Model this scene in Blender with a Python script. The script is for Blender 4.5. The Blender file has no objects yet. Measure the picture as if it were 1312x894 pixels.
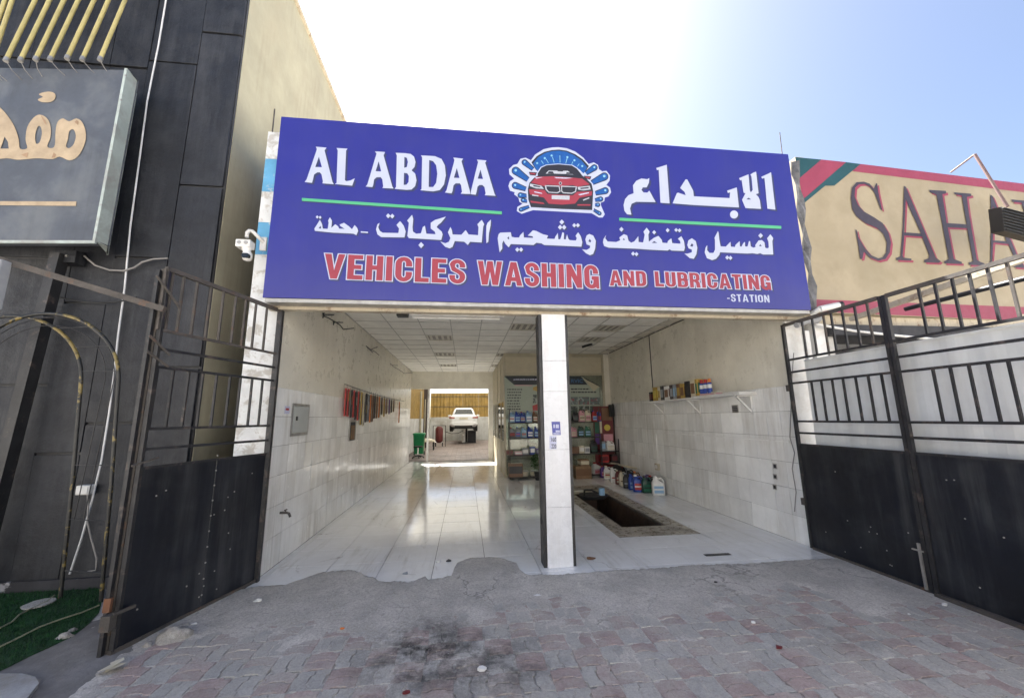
import bpy, bmesh, math, random
from mathutils import Vector, Matrix
from mathutils.geometry import tessellate_polygon
random.seed(7)
S = bpy.context.scene
COL = S.collection
PI = math.pi

# ------------------------------------------------------------------ camera
F, CX, CY, W0 = 500.0, 656.0, 447.0, 1312.0
def ray0(px, py): return Vector(((px-CX)/F, (py-CY)/F, 1.0))
vz = ray0(596, 536).normalized()
upv = vz.cross(ray0(4575, 489)).normalized()
if upv.y > 0: upv = -upv
xr = vz.cross(upv).normalized()
if xr.x < 0: xr = -xr
R = Matrix((xr, vz, upv))            # camera (x right, y down, z forward) -> world
CAM = Vector((0, -4.478, 1.6))
cam_d = bpy.data.cameras.new('camera'); cam = bpy.data.objects.new('camera', cam_d); COL.objects.link(cam)
cam_d.sensor_width = 36; cam_d.lens = F/W0*36; cam_d.clip_start = 0.05; cam_d.clip_end = 2000
Mc = R @ Matrix(((1,0,0),(0,-1,0),(0,0,-1)))
cam.matrix_world = Matrix.Translation(CAM) @ Mc.to_4x4()
S.camera = cam
# ------------------------------------------------------------------ world, sun, exposure
SUN_EL, SUN_AZ = 55.0, -20.0         # azimuth from +Y (into the building), negative = towards -X
w = bpy.data.worlds.new('World'); S.world = w; w.use_nodes = True
nt = w.node_tree; nt.nodes.clear()
sky = nt.nodes.new('ShaderNodeTexSky'); sky.sky_type = 'NISHITA'; sky.sun_disc = False
sky.sun_elevation = math.radians(SUN_EL); sky.sun_rotation = math.radians(SUN_AZ)
sky.air_density = 0.8; sky.dust_density = 3.0; sky.ozone_density = 1.6; sky.altitude = 0
bg = nt.nodes.new('ShaderNodeBackground'); bg.inputs[1].default_value = 0.05
wo = nt.nodes.new('ShaderNodeOutputWorld')
nt.links.new(sky.outputs[0], bg.inputs[0]); nt.links.new(bg.outputs[0], wo.inputs[0])
sd = bpy.data.lights.new('sun', 'SUN'); sd.energy = 5.0; sd.angle = math.radians(0.6); sd.color = (1.0, 0.965, 0.91)
so = bpy.data.objects.new('sun', sd); COL.objects.link(so)
e, a = math.radians(SUN_EL), math.radians(SUN_AZ)
sdir = Vector((math.sin(a)*math.cos(e), math.cos(a)*math.cos(e), math.sin(e)))
so.rotation_euler = sdir.to_track_quat('Z', 'Y').to_euler(); so.location = (0, 0, 30)
S.view_settings.view_transform = 'Standard'; S.view_settings.look = 'None'
S.view_settings.gamma = 1.0; S.view_settings.exposure = 2.6
S.cycles.max_bounces = 10; S.cycles.diffuse_bounces = 6; S.cycles.glossy_bounces = 4; S.cycles.transmission_bounces = 6
S.cycles.caustics_reflective = False; S.cycles.caustics_refractive = False

# ------------------------------------------------------------------ pixel -> plane helpers (photo pixels, real planes)
def PL(px, py, p0, n):
    d = R @ ray0(px, py); p0 = Vector(p0); n = Vector(n)
    return CAM + d*((p0-CAM).dot(n)/d.dot(n))
def YP(px, py, y): return PL(px, py, (0, y, 0), (0, 1, 0))
def XP(px, py, x): return PL(px, py, (x, 0, 0), (1, 0, 0))
def ZP(px, py, z=0.0): return PL(px, py, (0, 0, z), (0, 0, 1))

# ------------------------------------------------------------------ materials
MATS = {}
def mat(name, col, rough=0.6, metal=0.0, var=0.12, scale=4.0, col2=None, cs=2.0, cth=(0.45, 0.65), camt=1.0,
        streak=None, samt=0.5, bump=0.0, bscale=60.0, rvar=0.1, rnd=0.0, spec=0.5, spots=None, transl=0.0, stains=None,
        col3=None, cs3=9.0, cth3=(0.6, 0.68), clear=0.0, objc=False, crack=None, grain=0.0, dent=0.0, smear=None):
    if name in MATS: return MATS[name]
    m = bpy.data.materials.new(name); m.use_nodes = True; MATS[name] = m
    t = m.node_tree; N = t.nodes; L = t.links
    b = N['Principled BSDF']; b.inputs['Metallic'].default_value = metal
    b.inputs['Specular IOR Level'].default_value = spec
    b.inputs['Coat Weight'].default_value = clear
    if objc:
        tc = N.new('ShaderNodeTexCoord'); P = tc.outputs['Object']
    else:
        g = N.new('ShaderNodeNewGeometry'); P = g.outputs['Position']
    def noise(s, det=6, ro=0.6, vec=None, dist=0.0):
        n = N.new('ShaderNodeTexNoise'); n.inputs['Scale'].default_value = s; n.inputs['Detail'].default_value = det
        n.inputs['Roughness'].default_value = ro; n.inputs['Distortion'].default_value = dist
        L.new(vec or P, n.inputs['Vector']); return n.outputs['Fac']
    def ramp(f, a, b_):
        r = N.new('ShaderNodeMapRange'); r.inputs[1].default_value = a; r.inputs[2].default_value = b_
        L.new(f, r.inputs[0]); return r.outputs[0]
    def mul(f, k):
        q = N.new('ShaderNodeMath'); q.operation = 'MULTIPLY'; L.new(f, q.inputs[0])
        if isinstance(k, (int, float)): q.inputs[1].default_value = k
        else: L.new(k, q.inputs[1])
        return q.outputs[0]
    def mix(f, c0, c1):
        x = N.new('ShaderNodeMix'); x.data_type = 'RGBA'; x.clamp_factor = True
        if isinstance(f, (int, float)): x.inputs[0].default_value = f
        else: L.new(f, x.inputs[0])
        for i, c in ((6, c0), (7, c1)):
            if isinstance(c, tuple): x.inputs[i].default_value = (*c, 1)
            else: L.new(c, x.inputs[i])
        return x.outputs[2]
    n1 = noise(scale)
    dk = tuple(c*(1-var*1.6) for c in col); lt = tuple(min(1, c*(1+var*1.6)) for c in col)
    c = mix(ramp(n1, 0.3, 0.7), dk, lt)
    n2 = noise(scale*9, 4)
    c = mix(mul(ramp(n2, 0.35, 0.7), var*1.2), c, tuple(x*0.6 for x in col))
    if rnd:
        oi = N.new('ShaderNodeObjectInfo'); hs = N.new('ShaderNodeHueSaturation')
        L.new(c, hs.inputs['Color'])
        L.new(N.new('ShaderNodeMapRange').outputs[0], hs.inputs['Value'])
        mr = hs.inputs['Value'].links[0].from_node
        mr.inputs[3].default_value = 1-rnd; mr.inputs[4].default_value = 1+rnd
        L.new(oi.outputs['Random'], mr.inputs[0]); c = hs.outputs[0]
    if col2: c = mix(mul(ramp(noise(cs, 8, 0.65, dist=0.3), *cth), camt), c, col2)
    if col3: c = mix(ramp(noise(cs3, 9, 0.7), *cth3), c, col3)
    if grain:
        c = mix(mul(ramp(noise(55, 5, 0.75), 0.42, 0.62), grain), c, tuple(x*0.45 for x in col))
        c = mix(mul(ramp(noise(130, 3, 0.8), 0.56, 0.66), grain*.9), c, tuple(min(1, x*1.5) for x in col))
        c = mix(mul(ramp(noise(16, 7, 0.75), 0.56, 0.64), grain*1.1), c, tuple(x*0.5 for x in col))
    if smear:
        mp2 = N.new('ShaderNodeMapping'); mp2.inputs['Scale'].default_value = (1, 0.09, 1); L.new(P, mp2.inputs[0])
        sf = mul(mul(ramp(noise(7, 8, 0.75, mp2.outputs[0]), 0.5, 0.68), ramp(noise(0.9, 4), 0.42, 0.6)), 0.75)
        c = mix(sf, c, smear)
    if crack:
        vo = N.new('ShaderNodeTexVoronoi'); vo.feature = 'DISTANCE_TO_EDGE'; vo.inputs['Scale'].default_value = 0.85
        nn = N.new('ShaderNodeTexNoise'); nn.inputs['Scale'].default_value = 3.5; nn.inputs['Detail'].default_value = 8; L.new(P, nn.inputs['Vector'])
        va = N.new('ShaderNodeVectorMath'); va.operation = 'SCALE'; L.new(nn.outputs['Color'], va.inputs[0]); va.inputs['Scale'].default_value = 0.55
        vb = N.new('ShaderNodeVectorMath'); vb.operation = 'ADD'; L.new(P, vb.inputs[0]); L.new(va.outputs[0], vb.inputs[1]); L.new(vb.outputs[0], vo.inputs['Vector'])
        c = mix(mul(mul(ramp(vo.outputs['Distance'], 0.011, 0.002), ramp(noise(1.1, 3), 0.5, 0.6)), 0.6), c, crack)
    if streak:
        mp = N.new('ShaderNodeMapping'); mp.inputs['Scale'].default_value = (1, 1, 0.06)
        L.new(P, mp.inputs[0])
        c = mix(mul(mul(ramp(noise(9, 6, 0.7, mp.outputs[0]), 0.45, 0.75), ramp(noise(1.1, 3), 0.35, 0.65)), samt), c, streak)
    if stains:
        for (sx, sy, rad, amt, sc) in stains:
            vm = N.new('ShaderNodeVectorMath'); vm.operation = 'DISTANCE'; L.new(P, vm.inputs[0]); vm.inputs[1].default_value = (sx, sy, 0)
            f = ramp(vm.outputs['Value'], rad, rad*0.2)
            f2 = mul(mul(f, ramp(noise(5, 9, 0.75), 0.42, 0.6)), amt)
            c = mix(f2, c, sc)
    L.new(c, b.inputs['Base Color'])
    r = N.new('ShaderNodeMapRange'); L.new(noise(scale*1.7+3, 6, 0.7), r.inputs[0])
    r.inputs[1].default_value = 0.3; r.inputs[2].default_value = 0.7
    r.inputs[3].default_value = max(0.02, rough-rvar); r.inputs[4].default_value = min(1, rough+rvar)
    L.new(r.outputs[0], b.inputs['Roughness'])
    if bump:
        bp = N.new('ShaderNodeBump'); bp.inputs['Strength'].default_value = bump; bp.inputs['Distance'].default_value = 0.01
        L.new(noise(bscale, 8, 0.65), bp.inputs['Height']); L.new(bp.outputs[0], b.inputs['Normal'])
    if dent:
        bp2 = N.new('ShaderNodeBump'); bp2.inputs['Strength'].default_value = dent; bp2.inputs['Distance'].default_value = 0.03
        L.new(noise(2.6, 3, 0.5), bp2.inputs['Height'])
        if bump: L.new(bp.outputs[0], bp2.inputs['Normal'])
        L.new(bp2.outputs[0], b.inputs['Normal'])
    if transl:
        tr = N.new('ShaderNodeBsdfTranslucent'); L.new(c, tr.inputs[0]); ms = N.new('ShaderNodeMixShader')
        ms.inputs[0].default_value = transl; L.new(b.outputs[0], ms.inputs[1]); L.new(tr.outputs[0], ms.inputs[2])
        L.new(ms.outputs[0], N['Material Output'].inputs[0])
    return m
def glassmat():
    m = bpy.data.materials.new('clear_glass'); m.use_nodes = True; t = m.node_tree; t.nodes.clear()
    g = t.nodes.new('ShaderNodeBsdfGlossy'); g.inputs['Roughness'].default_value = 0.03
    tr = t.nodes.new('ShaderNodeBsdfTransparent'); tr.inputs[0].default_value = (0.86, 0.9, 0.87, 1)
    fr = t.nodes.new('ShaderNodeFresnel'); fr.inputs[0].default_value = 1.5
    mx = t.nodes.new('ShaderNodeMixShader'); o = t.nodes.new('ShaderNodeOutputMaterial')
    df = t.nodes.new('ShaderNodeBsdfDiffuse'); df.inputs[0].default_value = (0.55, 0.55, 0.45, 1)
    m2 = t.nodes.new('ShaderNodeMixShader'); m2.inputs[0].default_value = 0.1
    t.links.new(tr.outputs[0], m2.inputs[1]); t.links.new(df.outputs[0], m2.inputs[2])
    t.links.new(fr.outputs[0], mx.inputs[0]); t.links.new(m2.outputs[0], mx.inputs[1]); t.links.new(g.outputs[0], mx.inputs[2])
    t.links.new(mx.outputs[0], o.inputs[0]); return m
GLASS = glassmat()
OIL = (0.028, 0.026, 0.024)
p_st = ZP(545, 838); p_st2 = ZP(640, 850); p_st3 = ZP(1070, 815); p_st4 = ZP(560, 805)
STN = [(p_st.x, p_st.y, 0.6, 1.0, OIL), (p_st2.x, p_st2.y, 0.5, 0.8, (0.05, 0.05, 0.045)), (p_st3.x, p_st3.y, 0.45, 0.35, (0.07, 0.065, 0.06)),
       (p_st4.x, p_st4.y, 0.3, 0.4, (0.06, 0.055, 0.05))]
CEMENT = (0.27, 0.262, 0.255)
M_apron = mat('worn_cement', (0.55, 0.515, 0.465), 0.85, var=0.17, scale=2.2, col2=(0.36, 0.335, 0.30), cs=3.2, cth=(0.5, 0.72), camt=0.7,
              col3=(0.62, 0.60, 0.565), cs3=5, cth3=(0.58, 0.72), bump=1.0, bscale=30, stains=STN, crack=(0.14, 0.13, 0.12), grain=0.55)
M_red = mat('faded_red_paver', (0.40, 0.315, 0.29), 0.85, var=0.1, scale=9, rnd=0.12, col2=(0.46, 0.43, 0.385), cs=2.2, cth=(0.42, 0.58), camt=0.85, bump=0.8, bscale=80, grain=0.35, stains=STN,
            col3=(0.12, 0.09, 0.08), cs3=12, cth3=(0.66, 0.76))
M_grey = mat('faded_grey_paver', (0.43, 0.415, 0.385), 0.85, var=0.1, scale=9, rnd=0.1, col2=(0.46, 0.43, 0.385), cs=2.2, cth=(0.44, 0.6), camt=0.7, bump=0.8, bscale=80, grain=0.35, stains=STN,
             col3=(0.12, 0.115, 0.105), cs3=12, cth3=(0.66, 0.76))
M_sand = mat('dusty_ground', (0.46, 0.435, 0.395), 0.95, var=0.15, scale=2, bump=0.5, bscale=40, col2=(0.4, 0.37, 0.33), cs=1.3)
M_ftile = mat('glossy_floor_tile', (0.82, 0.82, 0.82), 0.09, var=0.05, scale=1.6, rvar=0.07, rnd=0.04, col2=(0.62, 0.6, 0.56), cs=1.6, cth=(0.5, 0.8), camt=0.5,
              col3=(0.22, 0.2, 0.18), cs3=7, cth3=(0.7, 0.8), bump=0.10, bscale=5, spec=0.6, smear=(0.52, 0.5, 0.46), crack=(0.3, 0.28, 0.26))
M_beige = mat('beige_stone_border', (0.37, 0.33, 0.27), 0.3, var=0.15, scale=5, col2=(0.15, 0.13, 0.1), cs=3.2, cth=(0.45, 0.65), smear=(0.12, 0.11, 0.09))
M_grout = mat('dark_grout', (0.11, 0.10, 0.085), 0.9, var=0.2)
M_wtile = mat('glazed_wall_tile', (0.82, 0.82, 0.80), 0.18, var=0.06, scale=2, rnd=0.1, rvar=0.12, col2=(0.64, 0.61, 0.54), cs=1.2, cth=(0.48, 0.75), camt=0.5,
              streak=(0.30, 0.25, 0.18), samt=0.55, bump=0.03, bscale=6, spec=0.5)
M_plaster = mat('cream_plaster', (0.72, 0.69, 0.60), 0.32, var=0.07, scale=1.4, col2=(0.52, 0.48, 0.39), cs=1.2, cth=(0.45, 0.75), camt=0.6,
                streak=(0.42, 0.36, 0.27), samt=0.35, bump=0.12, bscale=25, col3=(0.5, 0.45, 0.36), cs3=3, cth3=(0.66, 0.8))
M_ceil = mat('ceiling_tile', (0.84, 0.83, 0.78), 0.8, var=0.05, rnd=0.06, col2=(0.45, 0.41, 0.33), cs=0.9, cth=(0.55, 0.8), camt=0.5)
M_tbar = mat('ceiling_grid_metal', (0.4, 0.39, 0.36), 0.5)
M_black = mat('black_render', (0.034, 0.035, 0.039), 0.62, var=0.22, scale=2.5, col2=(0.075, 0.072, 0.07), cs=1.6, cth=(0.5, 0.8), camt=0.8,
              streak=(0.13, 0.13, 0.13), samt=0.45, bump=0.35, bscale=30, col3=(0.2, 0.19, 0.18), cs3=14, cth3=(0.74, 0.8))
M_black2 = mat('black_cladding', (0.009, 0.0105, 0.015), 0.6, var=0.3, scale=3, rnd=0.15, col2=(0.028, 0.030, 0.035), cs=2.5, cth=(0.48, 0.72), camt=0.8,
               streak=(0.09, 0.09, 0.095), samt=0.5, bump=0.8, bscale=22, col3=(0.17, 0.165, 0.16), cs3=16, cth3=(0.73, 0.8))
M_cream = mat('cream_render', (0.38, 0.355, 0.255), 0.9, var=0.08, scale=1.5, col2=(0.34, 0.3, 0.21), cs=1.0, cth=(0.45, 0.75), camt=0.6, streak=(0.22, 0.18, 0.13), samt=0.5, bump=0.3, bscale=20,
              col3=(0.24, 0.19, 0.14), cs3=6, cth3=(0.7, 0.8))
M_white = mat('flaky_white_paint', (0.72, 0.73, 0.72), 0.7, var=0.08, scale=5, col2=(0.45, 0.42, 0.37), cs=6, cth=(0.52, 0.6), camt=0.8, bump=0.5, bscale=22, col3=(0.28, 0.25, 0.21), cs3=11, cth3=(0.64, 0.7))
M_lblue = mat('flaky_blue_paint', (0.12, 0.36, 0.58), 0.7, var=0.1, scale=5, col2=(0.5, 0.53, 0.54), cs=7, cth=(0.58, 0.64), camt=0.9, bump=0.4, bscale=22)
M_marble = mat('white_marble_tile', (0.70, 0.71, 0.73), 0.28, var=0.03, scale=2, col2=(0.5, 0.5, 0.5), cs=3, cth=(0.52, 0.8), camt=0.5, streak=(0.4, 0.36, 0.32), samt=0.4, col3=(0.4, 0.36, 0.34), cs3=9, cth3=(0.68, 0.78))
M_steel = mat('black_painted_steel', (0.022, 0.022, 0.024), 0.5, var=0.25, scale=6, col2=(0.09, 0.07, 0.06), cs=9, cth=(0.56, 0.68), bump=0.15, bscale=60)
M_panelblk = mat('black_sheet_steel', (0.0045, 0.006, 0.011), 0.4, var=0.3, scale=1.5, rvar=0.12, col2=(0.03, 0.034, 0.04), cs=2.2, cth=(0.5, 0.85), camt=0.9, streak=(0.12, 0.12, 0.12), samt=0.45, bump=0.1, bscale=5,
                 col3=(0.14, 0.14, 0.14), cs3=22, cth3=(0.74, 0.77), dent=0.5)
M_rust = mat('rusty_brown_steel', (0.075, 0.066, 0.058), 0.75, var=0.2, scale=8, col2=(0.13, 0.07, 0.042), cs=10, cth=(0.56, 0.72), bump=0.4, bscale=70)
M_beam = mat('rusty_cream_beam', (0.52, 0.46, 0.35), 0.65, var=0.1, scale=4, col2=(0.2, 0.12, 0.07), cs=8, cth=(0.55, 0.68), streak=(0.2, 0.12, 0.07), samt=0.8)
M_sblue = mat('sign_blue_vinyl', (0.024, 0.026, 0.22), 0.36, var=0.035, scale=.8, rvar=0.08, bump=0.12, bscale=1.6, col2=(0.035, 0.037, 0.2), cs=1.2, camt=.4, streak=(0.06, 0.06, 0.2), samt=.25)
M_swhite = mat('sign_white_print', (0.44, 0.48, 0.63), 0.45, var=0.02)
M_sred = mat('sign_red_print', (0.29, 0.035, 0.055), 0.45, var=0.03)
M_sgreen = mat('sign_green_print', (0.08, 0.40, 0.2), 0.45, var=0.03)
M_sdark = mat('sign_shadow_print', (0.035, 0.042, 0.11), 0.45, var=0.03)
M_scyan = mat('logo_blue_print', (0.01, 0.085, 0.32), 0.45, var=0.1, scale=20)
M_slite = mat('logo_highlight_print', (0.22, 0.45, 0.62), 0.45, var=0.03)
M_ink = mat('dark_ink_print', (0.02, 0.02, 0.03), 0.5, var=0.03)
M_tan = mat('tan_sign_vinyl', (0.35, 0.29, 0.19), 0.5, var=0.06, scale=1.6, col2=(0.29, 0.24, 0.15), cs=1.5, streak=(0.36, 0.28, 0.18), samt=0.3)
M_crim = mat('crimson_print', (0.27, 0.04, 0.075), 0.5, var=0.05)
M_teal = mat('dark_teal_print', (0.012, 0.065, 0.075), 0.5, var=0.05)
M_navy = mat('sahara_letter_print', (0.045, 0.035, 0.05), 0.5, var=0.05)
M_gsign = mat('grey_sign_board', (0.085, 0.095, 0.115), 0.5, var=0.12, scale=2, col2=(0.13, 0.14, 0.15), cs=2, streak=(0.05, 0.055, 0.06), samt=0.6)
M_peach = mat('peach_lettering', (0.42, 0.325, 0.215), 0.6, var=0.12, scale=6)
M_aqua = mat('pale_metal_edge', (0.42, 0.48, 0.45), 0.45, var=0.1, scale=3, col2=(0.3, 0.3, 0.28), cs=4)
M_galv = mat('galvanised_metal', (0.38, 0.37, 0.35), 0.4, 0.5, var=0.15, scale=8)
M_white2 = mat('white_enamel', (0.72, 0.72, 0.70), 0.4, var=0.05, scale=5, col2=(0.5, 0.46, 0.4), cs=6, camt=0.5)
M_wsheet = mat('white_corrugated_sheet', (0.74, 0.76, 0.75), 0.6, var=0.04, scale=2, streak=(0.5, 0.48, 0.43), samt=0.4, col2=(0.62, 0.62, 0.6), cs=1.5, camt=0.5)
M_ypipe = mat('yellow_plastic_tube', (0.52, 0.44, 0.18), 0.45, var=0.1, scale=5)
M_wire = mat('dark_cable', (0.02, 0.02, 0.02), 0.5)
M_wwire = mat('white_cable', (0.7, 0.7, 0.7), 0.5)
M_gwire = mat('grey_cable', (0.25, 0.24, 0.23), 0.6)
M_turf = mat('green_turf', (0.010, 0.060, 0.014), 0.95, var=0.3, scale=12, bump=0.9, bscale=220, col2=(0.03, 0.07, 0.03), cs=2, camt=0.6)
M_yellow = mat('yellow_corrugated', (0.21, 0.135, 0.035), 0.5, var=0.2, scale=3, transl=0.1)
M_rubber = mat('black_rubber', (0.015, 0.015, 0.015), 0.7)
M_carw = mat('white_car_paint', (0.78, 0.79, 0.8), 0.22, var=0.02, clear=0.6)
M_dglass = mat('dark_window_glass', (0.02, 0.025, 0.03), 0.08, var=0.05)
M_tail = mat('red_tail_lens', (0.35, 0.12, 0.1), 0.2, var=0.05)
M_chrome = mat('polished_steel', (0.8, 0.8, 0.78), 0.15, 1.0, var=0.03)
M_binG = mat('green_bin_plastic', (0.012, 0.22, 0.08), 0.4, var=0.08)
M_card = mat('brown_cardboard', (0.24, 0.15, 0.085), 0.85, var=0.12, scale=12)
M_alu = mat('cream_aluminium_frame', (0.42, 0.38, 0.28), 0.4, 0.2, var=0.08)
M_shelf = mat('dark_shelf_board', (0.05, 0.045, 0.04), 0.6)
M_opp = mat('pale_render', (0.64, 0.62, 0.58), 0.9)
M_leaf = mat('dark_leaf', (0.03, 0.08, 0.02), 0.5, var=0.3, scale=20)
def flat(n, c, r=0.4): return mat('plastic_'+n, c, r, var=0.06, scale=8)
PLC = {'white': (0.7, 0.7, 0.68), 'blue': (0.02, 0.06, 0.32), 'red': (0.42, 0.03, 0.03), 'black': (0.018, 0.018, 0.02), 'green': (0.015, 0.12, 0.07),
       'grey': (0.25, 0.27, 0.3), 'gold': (0.42, 0.28, 0.06), 'brown': (0.16, 0.08, 0.04), 'orange': (0.6, 0.18, 0.04), 'cream': (0.6, 0.55, 0.42),
       'darkgreen': (0.01, 0.05, 0.035), 'lightblue': (0.25, 0.42, 0.6), 'pink': (0.6, 0.3, 0.36), 'purple': (0.1, 0.04, 0.22), 'darkred': (0.13, 0.015, 0.018), 'yellow': (0.6, 0.48, 0.08)}
PM = {k: flat(k, v) for k, v in PLC.items()}

# ------------------------------------------------------------------ mesh building
class MB:
    def __init__(s): s.v = []; s.f = []; s.smooth = set()
    def add(s, vs, fs, sm=False):
        o = len(s.v); s.v += [tuple(x) for x in vs]
        for f in fs:
            if sm: s.smooth.add(len(s.f))
            s.f.append([i+o for i in f])
        return s
    def box(s, x0, y0, z0, x1, y1, z1):
        v = [(x0,y0,z0),(x1,y0,z0),(x1,y1,z0),(x0,y1,z0),(x0,y0,z1),(x1,y0,z1),(x1,y1,z1),(x0,y1,z1)]
        return s.add(v, [(0,3,2,1),(4,5,6,7),(0,1,5,4),(1,2,6,5),(2,3,7,6),(3,0,4,7)])
    def bar(s, p, q, w, h=None, up=(0,0,1)):
        p = Vector(p); q = Vector(q); h = h or w; d = (q-p).normalized(); u = Vector(up)
        if abs(d.dot(u)) > 0.95: u = Vector((0,1,0))
        sx = d.cross(u).normalized(); sz = sx.cross(d).normalized()
        o = [sx*w/2*i+sz*h/2*j for i, j in ((-1,-1),(1,-1),(1,1),(-1,1))]
        return s.add([p+k for k in o]+[q+k for k in o], [(3,2,1,0),(4,5,6,7),(0,1,5,4),(1,2,6,5),(2,3,7,6),(3,0,4,7)])
    def tube(s, pts, r, n=8, caps=True):
        pts = [Vector(p) for p in pts]; rs = r if isinstance(r, (list, tuple)) else [r]*len(pts)
        rings = []; ref = None
        for i, p in enumerate(pts):
            d = (pts[min(i+1, len(pts)-1)]-pts[max(i-1, 0)]).normalized()
            if ref is None: ref = Vector((0,0,1)) if abs(d.z) < 0.9 else Vector((1,0,0))
            a_ = d.cross(ref).normalized(); b_ = d.cross(a_).normalized(); ref = -b_ if abs(d.cross(-b_).length) > .1 else ref
            rings.append([p+(a_*math.cos(2*PI*k/n)+b_*math.sin(2*PI*k/n))*rs[i] for k in range(n)])
        v = [x for rg in rings for x in rg]; f = []
        for i in range(len(pts)-1):
            for k in range(n): f.append((i*n+k, i*n+(k+1) % n, (i+1)*n+(k+1) % n, (i+1)*n+k))
        s.add(v, f, True)
        if caps:
            s.add(rings[0], [tuple(range(n))]); s.add(rings[-1], [tuple(reversed(range(n)))])
        return s
    def loft(s, secs, n=16, caps=True, axis='z'):
        # secs: (t, cx, cy, hx, hy, exponent)
        rings = []
        for (t, cx, cy, hx, hy, ex) in secs:
            r_ = []
            for k in range(n):
                a_ = 2*PI*(k+.5)/n; ca, sa = math.cos(a_), math.sin(a_)
                x = cx+hx*math.copysign(abs(ca)**(2/ex), ca); y = cy+hy*math.copysign(abs(sa)**(2/ex), sa)
                r_.append((x, y, t) if axis == 'z' else (x, t, y))
            rings.append(r_)
        f = []
        for i in range(len(secs)-1):
            for k in range(n):
                q = (i*n+k, i*n+(k+1) % n, (i+1)*n+(k+1) % n, (i+1)*n+k); f.append(q if axis == 'z' else q[::-1])
        s.add([x for q in rings for x in q], f, True)
        if caps:
            s.add(rings[0], [tuple(reversed(range(n))) if axis == 'z' else tuple(range(n))])
            s.add(rings[-1], [tuple(range(n)) if axis == 'z' else tuple(reversed(range(n)))])
        return s
    def poly(s, rings, n=(0,-1,0), thick=0.0):
        rings = [[Vector(p) for p in r_] for r_ in rings]
        pts = [p for r_ in rings for p in r_]; n = Vector(n)
        tr = tessellate_polygon(rings); fs = []
        for t_ in tr:
            a_, b_, c_ = (pts[i] for i in t_)
            if (b_-a_).cross(c_-a_).length < 1e-9: continue
            fs.append(tuple(t_) if (b_-a_).cross(c_-a_).dot(n) > 0 else tuple(reversed(t_)))
        s.add(pts, fs)
        if thick:
            s.add([p-n*thick for p in pts], [tuple(reversed(f)) for f in fs])
            for r_ in rings:
                m_ = len(r_); v = r_+[p-n*thick for p in r_]
                s.add(v, [(i, (i+1) % m_, m_+(i+1) % m_, m_+i) for i in range(m_)])
        return s
    def mesh(s, name, mats, off=(0,0,0), fix=False):
        me = bpy.data.meshes.new(name); ox, oy, oz = off
        me.from_pydata([(x-ox, y-oy, z-oz) for x, y, z in s.v], [], s.f)
        for i in s.smooth: me.polygons[i].use_smooth = True
        for m_ in (mats if isinstance(mats, (list, tuple)) else [mats]): me.materials.append(m_)
        if fix:
            bm = bmesh.new(); bm.from_mesh(me); bmesh.ops.recalc_face_normals(bm, faces=bm.faces); bm.to_mesh(me); bm.free()
        me.update(); return me
def wpos(o):
    p = Vector((0,0,0))
    while o: p += o.location; o = o.parent
    return p
def mk(name, mb, m, parent=None, fix=True, bevel=0, **kw):
    off = wpos(parent) if parent else Vector((0,0,0))
    o = bpy.data.objects.new(name, mb.mesh(name, m, off, fix)); COL.objects.link(o)
    if parent: o.parent = parent
    if bevel:
        b_ = o.modifiers.new('bevel', 'BEVEL'); b_.width = bevel; b_.segments = 2; b_.limit_method = 'ANGLE'
    for k, v in kw.items(): o[k] = v
    return o
def thing(name, label, cat, loc=(0,0,0), group=None):
    o = bpy.data.objects.new(name, None); COL.objects.link(o); o.location = loc; o.empty_display_size = 0.1
    o['label'] = label; o['category'] = cat
    if group: o['group'] = group
    return o
def solo(name, mb, m, label, cat, group=None, bevel=0):
    o = mk(name, mb, m, bevel=bevel); o['label'] = label; o['category'] = cat
    if group: o['group'] = group
    return o
def inst(name, me, parent, loc, rot=(0,0,0), sc=(1,1,1)):
    o = bpy.data.objects.new(name, me); COL.objects.link(o); o.parent = parent; o.location = Vector(loc)-wpos(parent)
    o.rotation_euler = rot; o.scale = sc; return o
def copy_tree(o, parent=None):
    c = o.copy(); COL.objects.link(c); c.parent = parent
    for ch in list(o.children): copy_tree(ch, c)
    return c
def struct(name, mb, m, parent=None): 
    return mk(name, mb, m, parent, kind='structure') if not parent else mk(name, mb, m, parent)
def B(*a): return MB().box(*a)
def arc(c, r, a0, a1, n, ax=(1,0,0), ay=(0,0,1)):
    c, ax, ay = Vector(c), Vector(ax), Vector(ay)
    return [c+ax*r*math.cos(a0+(a1-a0)*i/n)+ay*r*math.sin(a0+(a1-a0)*i/n) for i in range(n+1)]

XL, XR = -2.11, 4.22
ZC = 3.44
YB = 11.2

# ================================================================== SETTING
# ground with a hole for the pit
g = MB(); PX0, PX1, PY0, PY1 = 2.30, 2.99, 1.40, 4.55
def hole_sheet(g, z, X0, X1, Y0, Y1, hx0, hx1, hy0, hy1):
    for (a_, b_, c_, d_) in ((X0, hx0, Y0, Y1), (hx1, X1, Y0, Y1), (hx0, hx1, Y0, hy0), (hx0, hx1, hy1, Y1)):
        g.add([(a_, c_, z), (b_, c_, z), (b_, d_, z), (a_, d_, z)], [(0,1,2,3)])
hole_sheet(g, -0.065, -600, 600, -600, 600, PX0-.05, PX1+.05, PY0-.05, PY1+.05)
struct('ground', g, M_sand)

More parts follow.
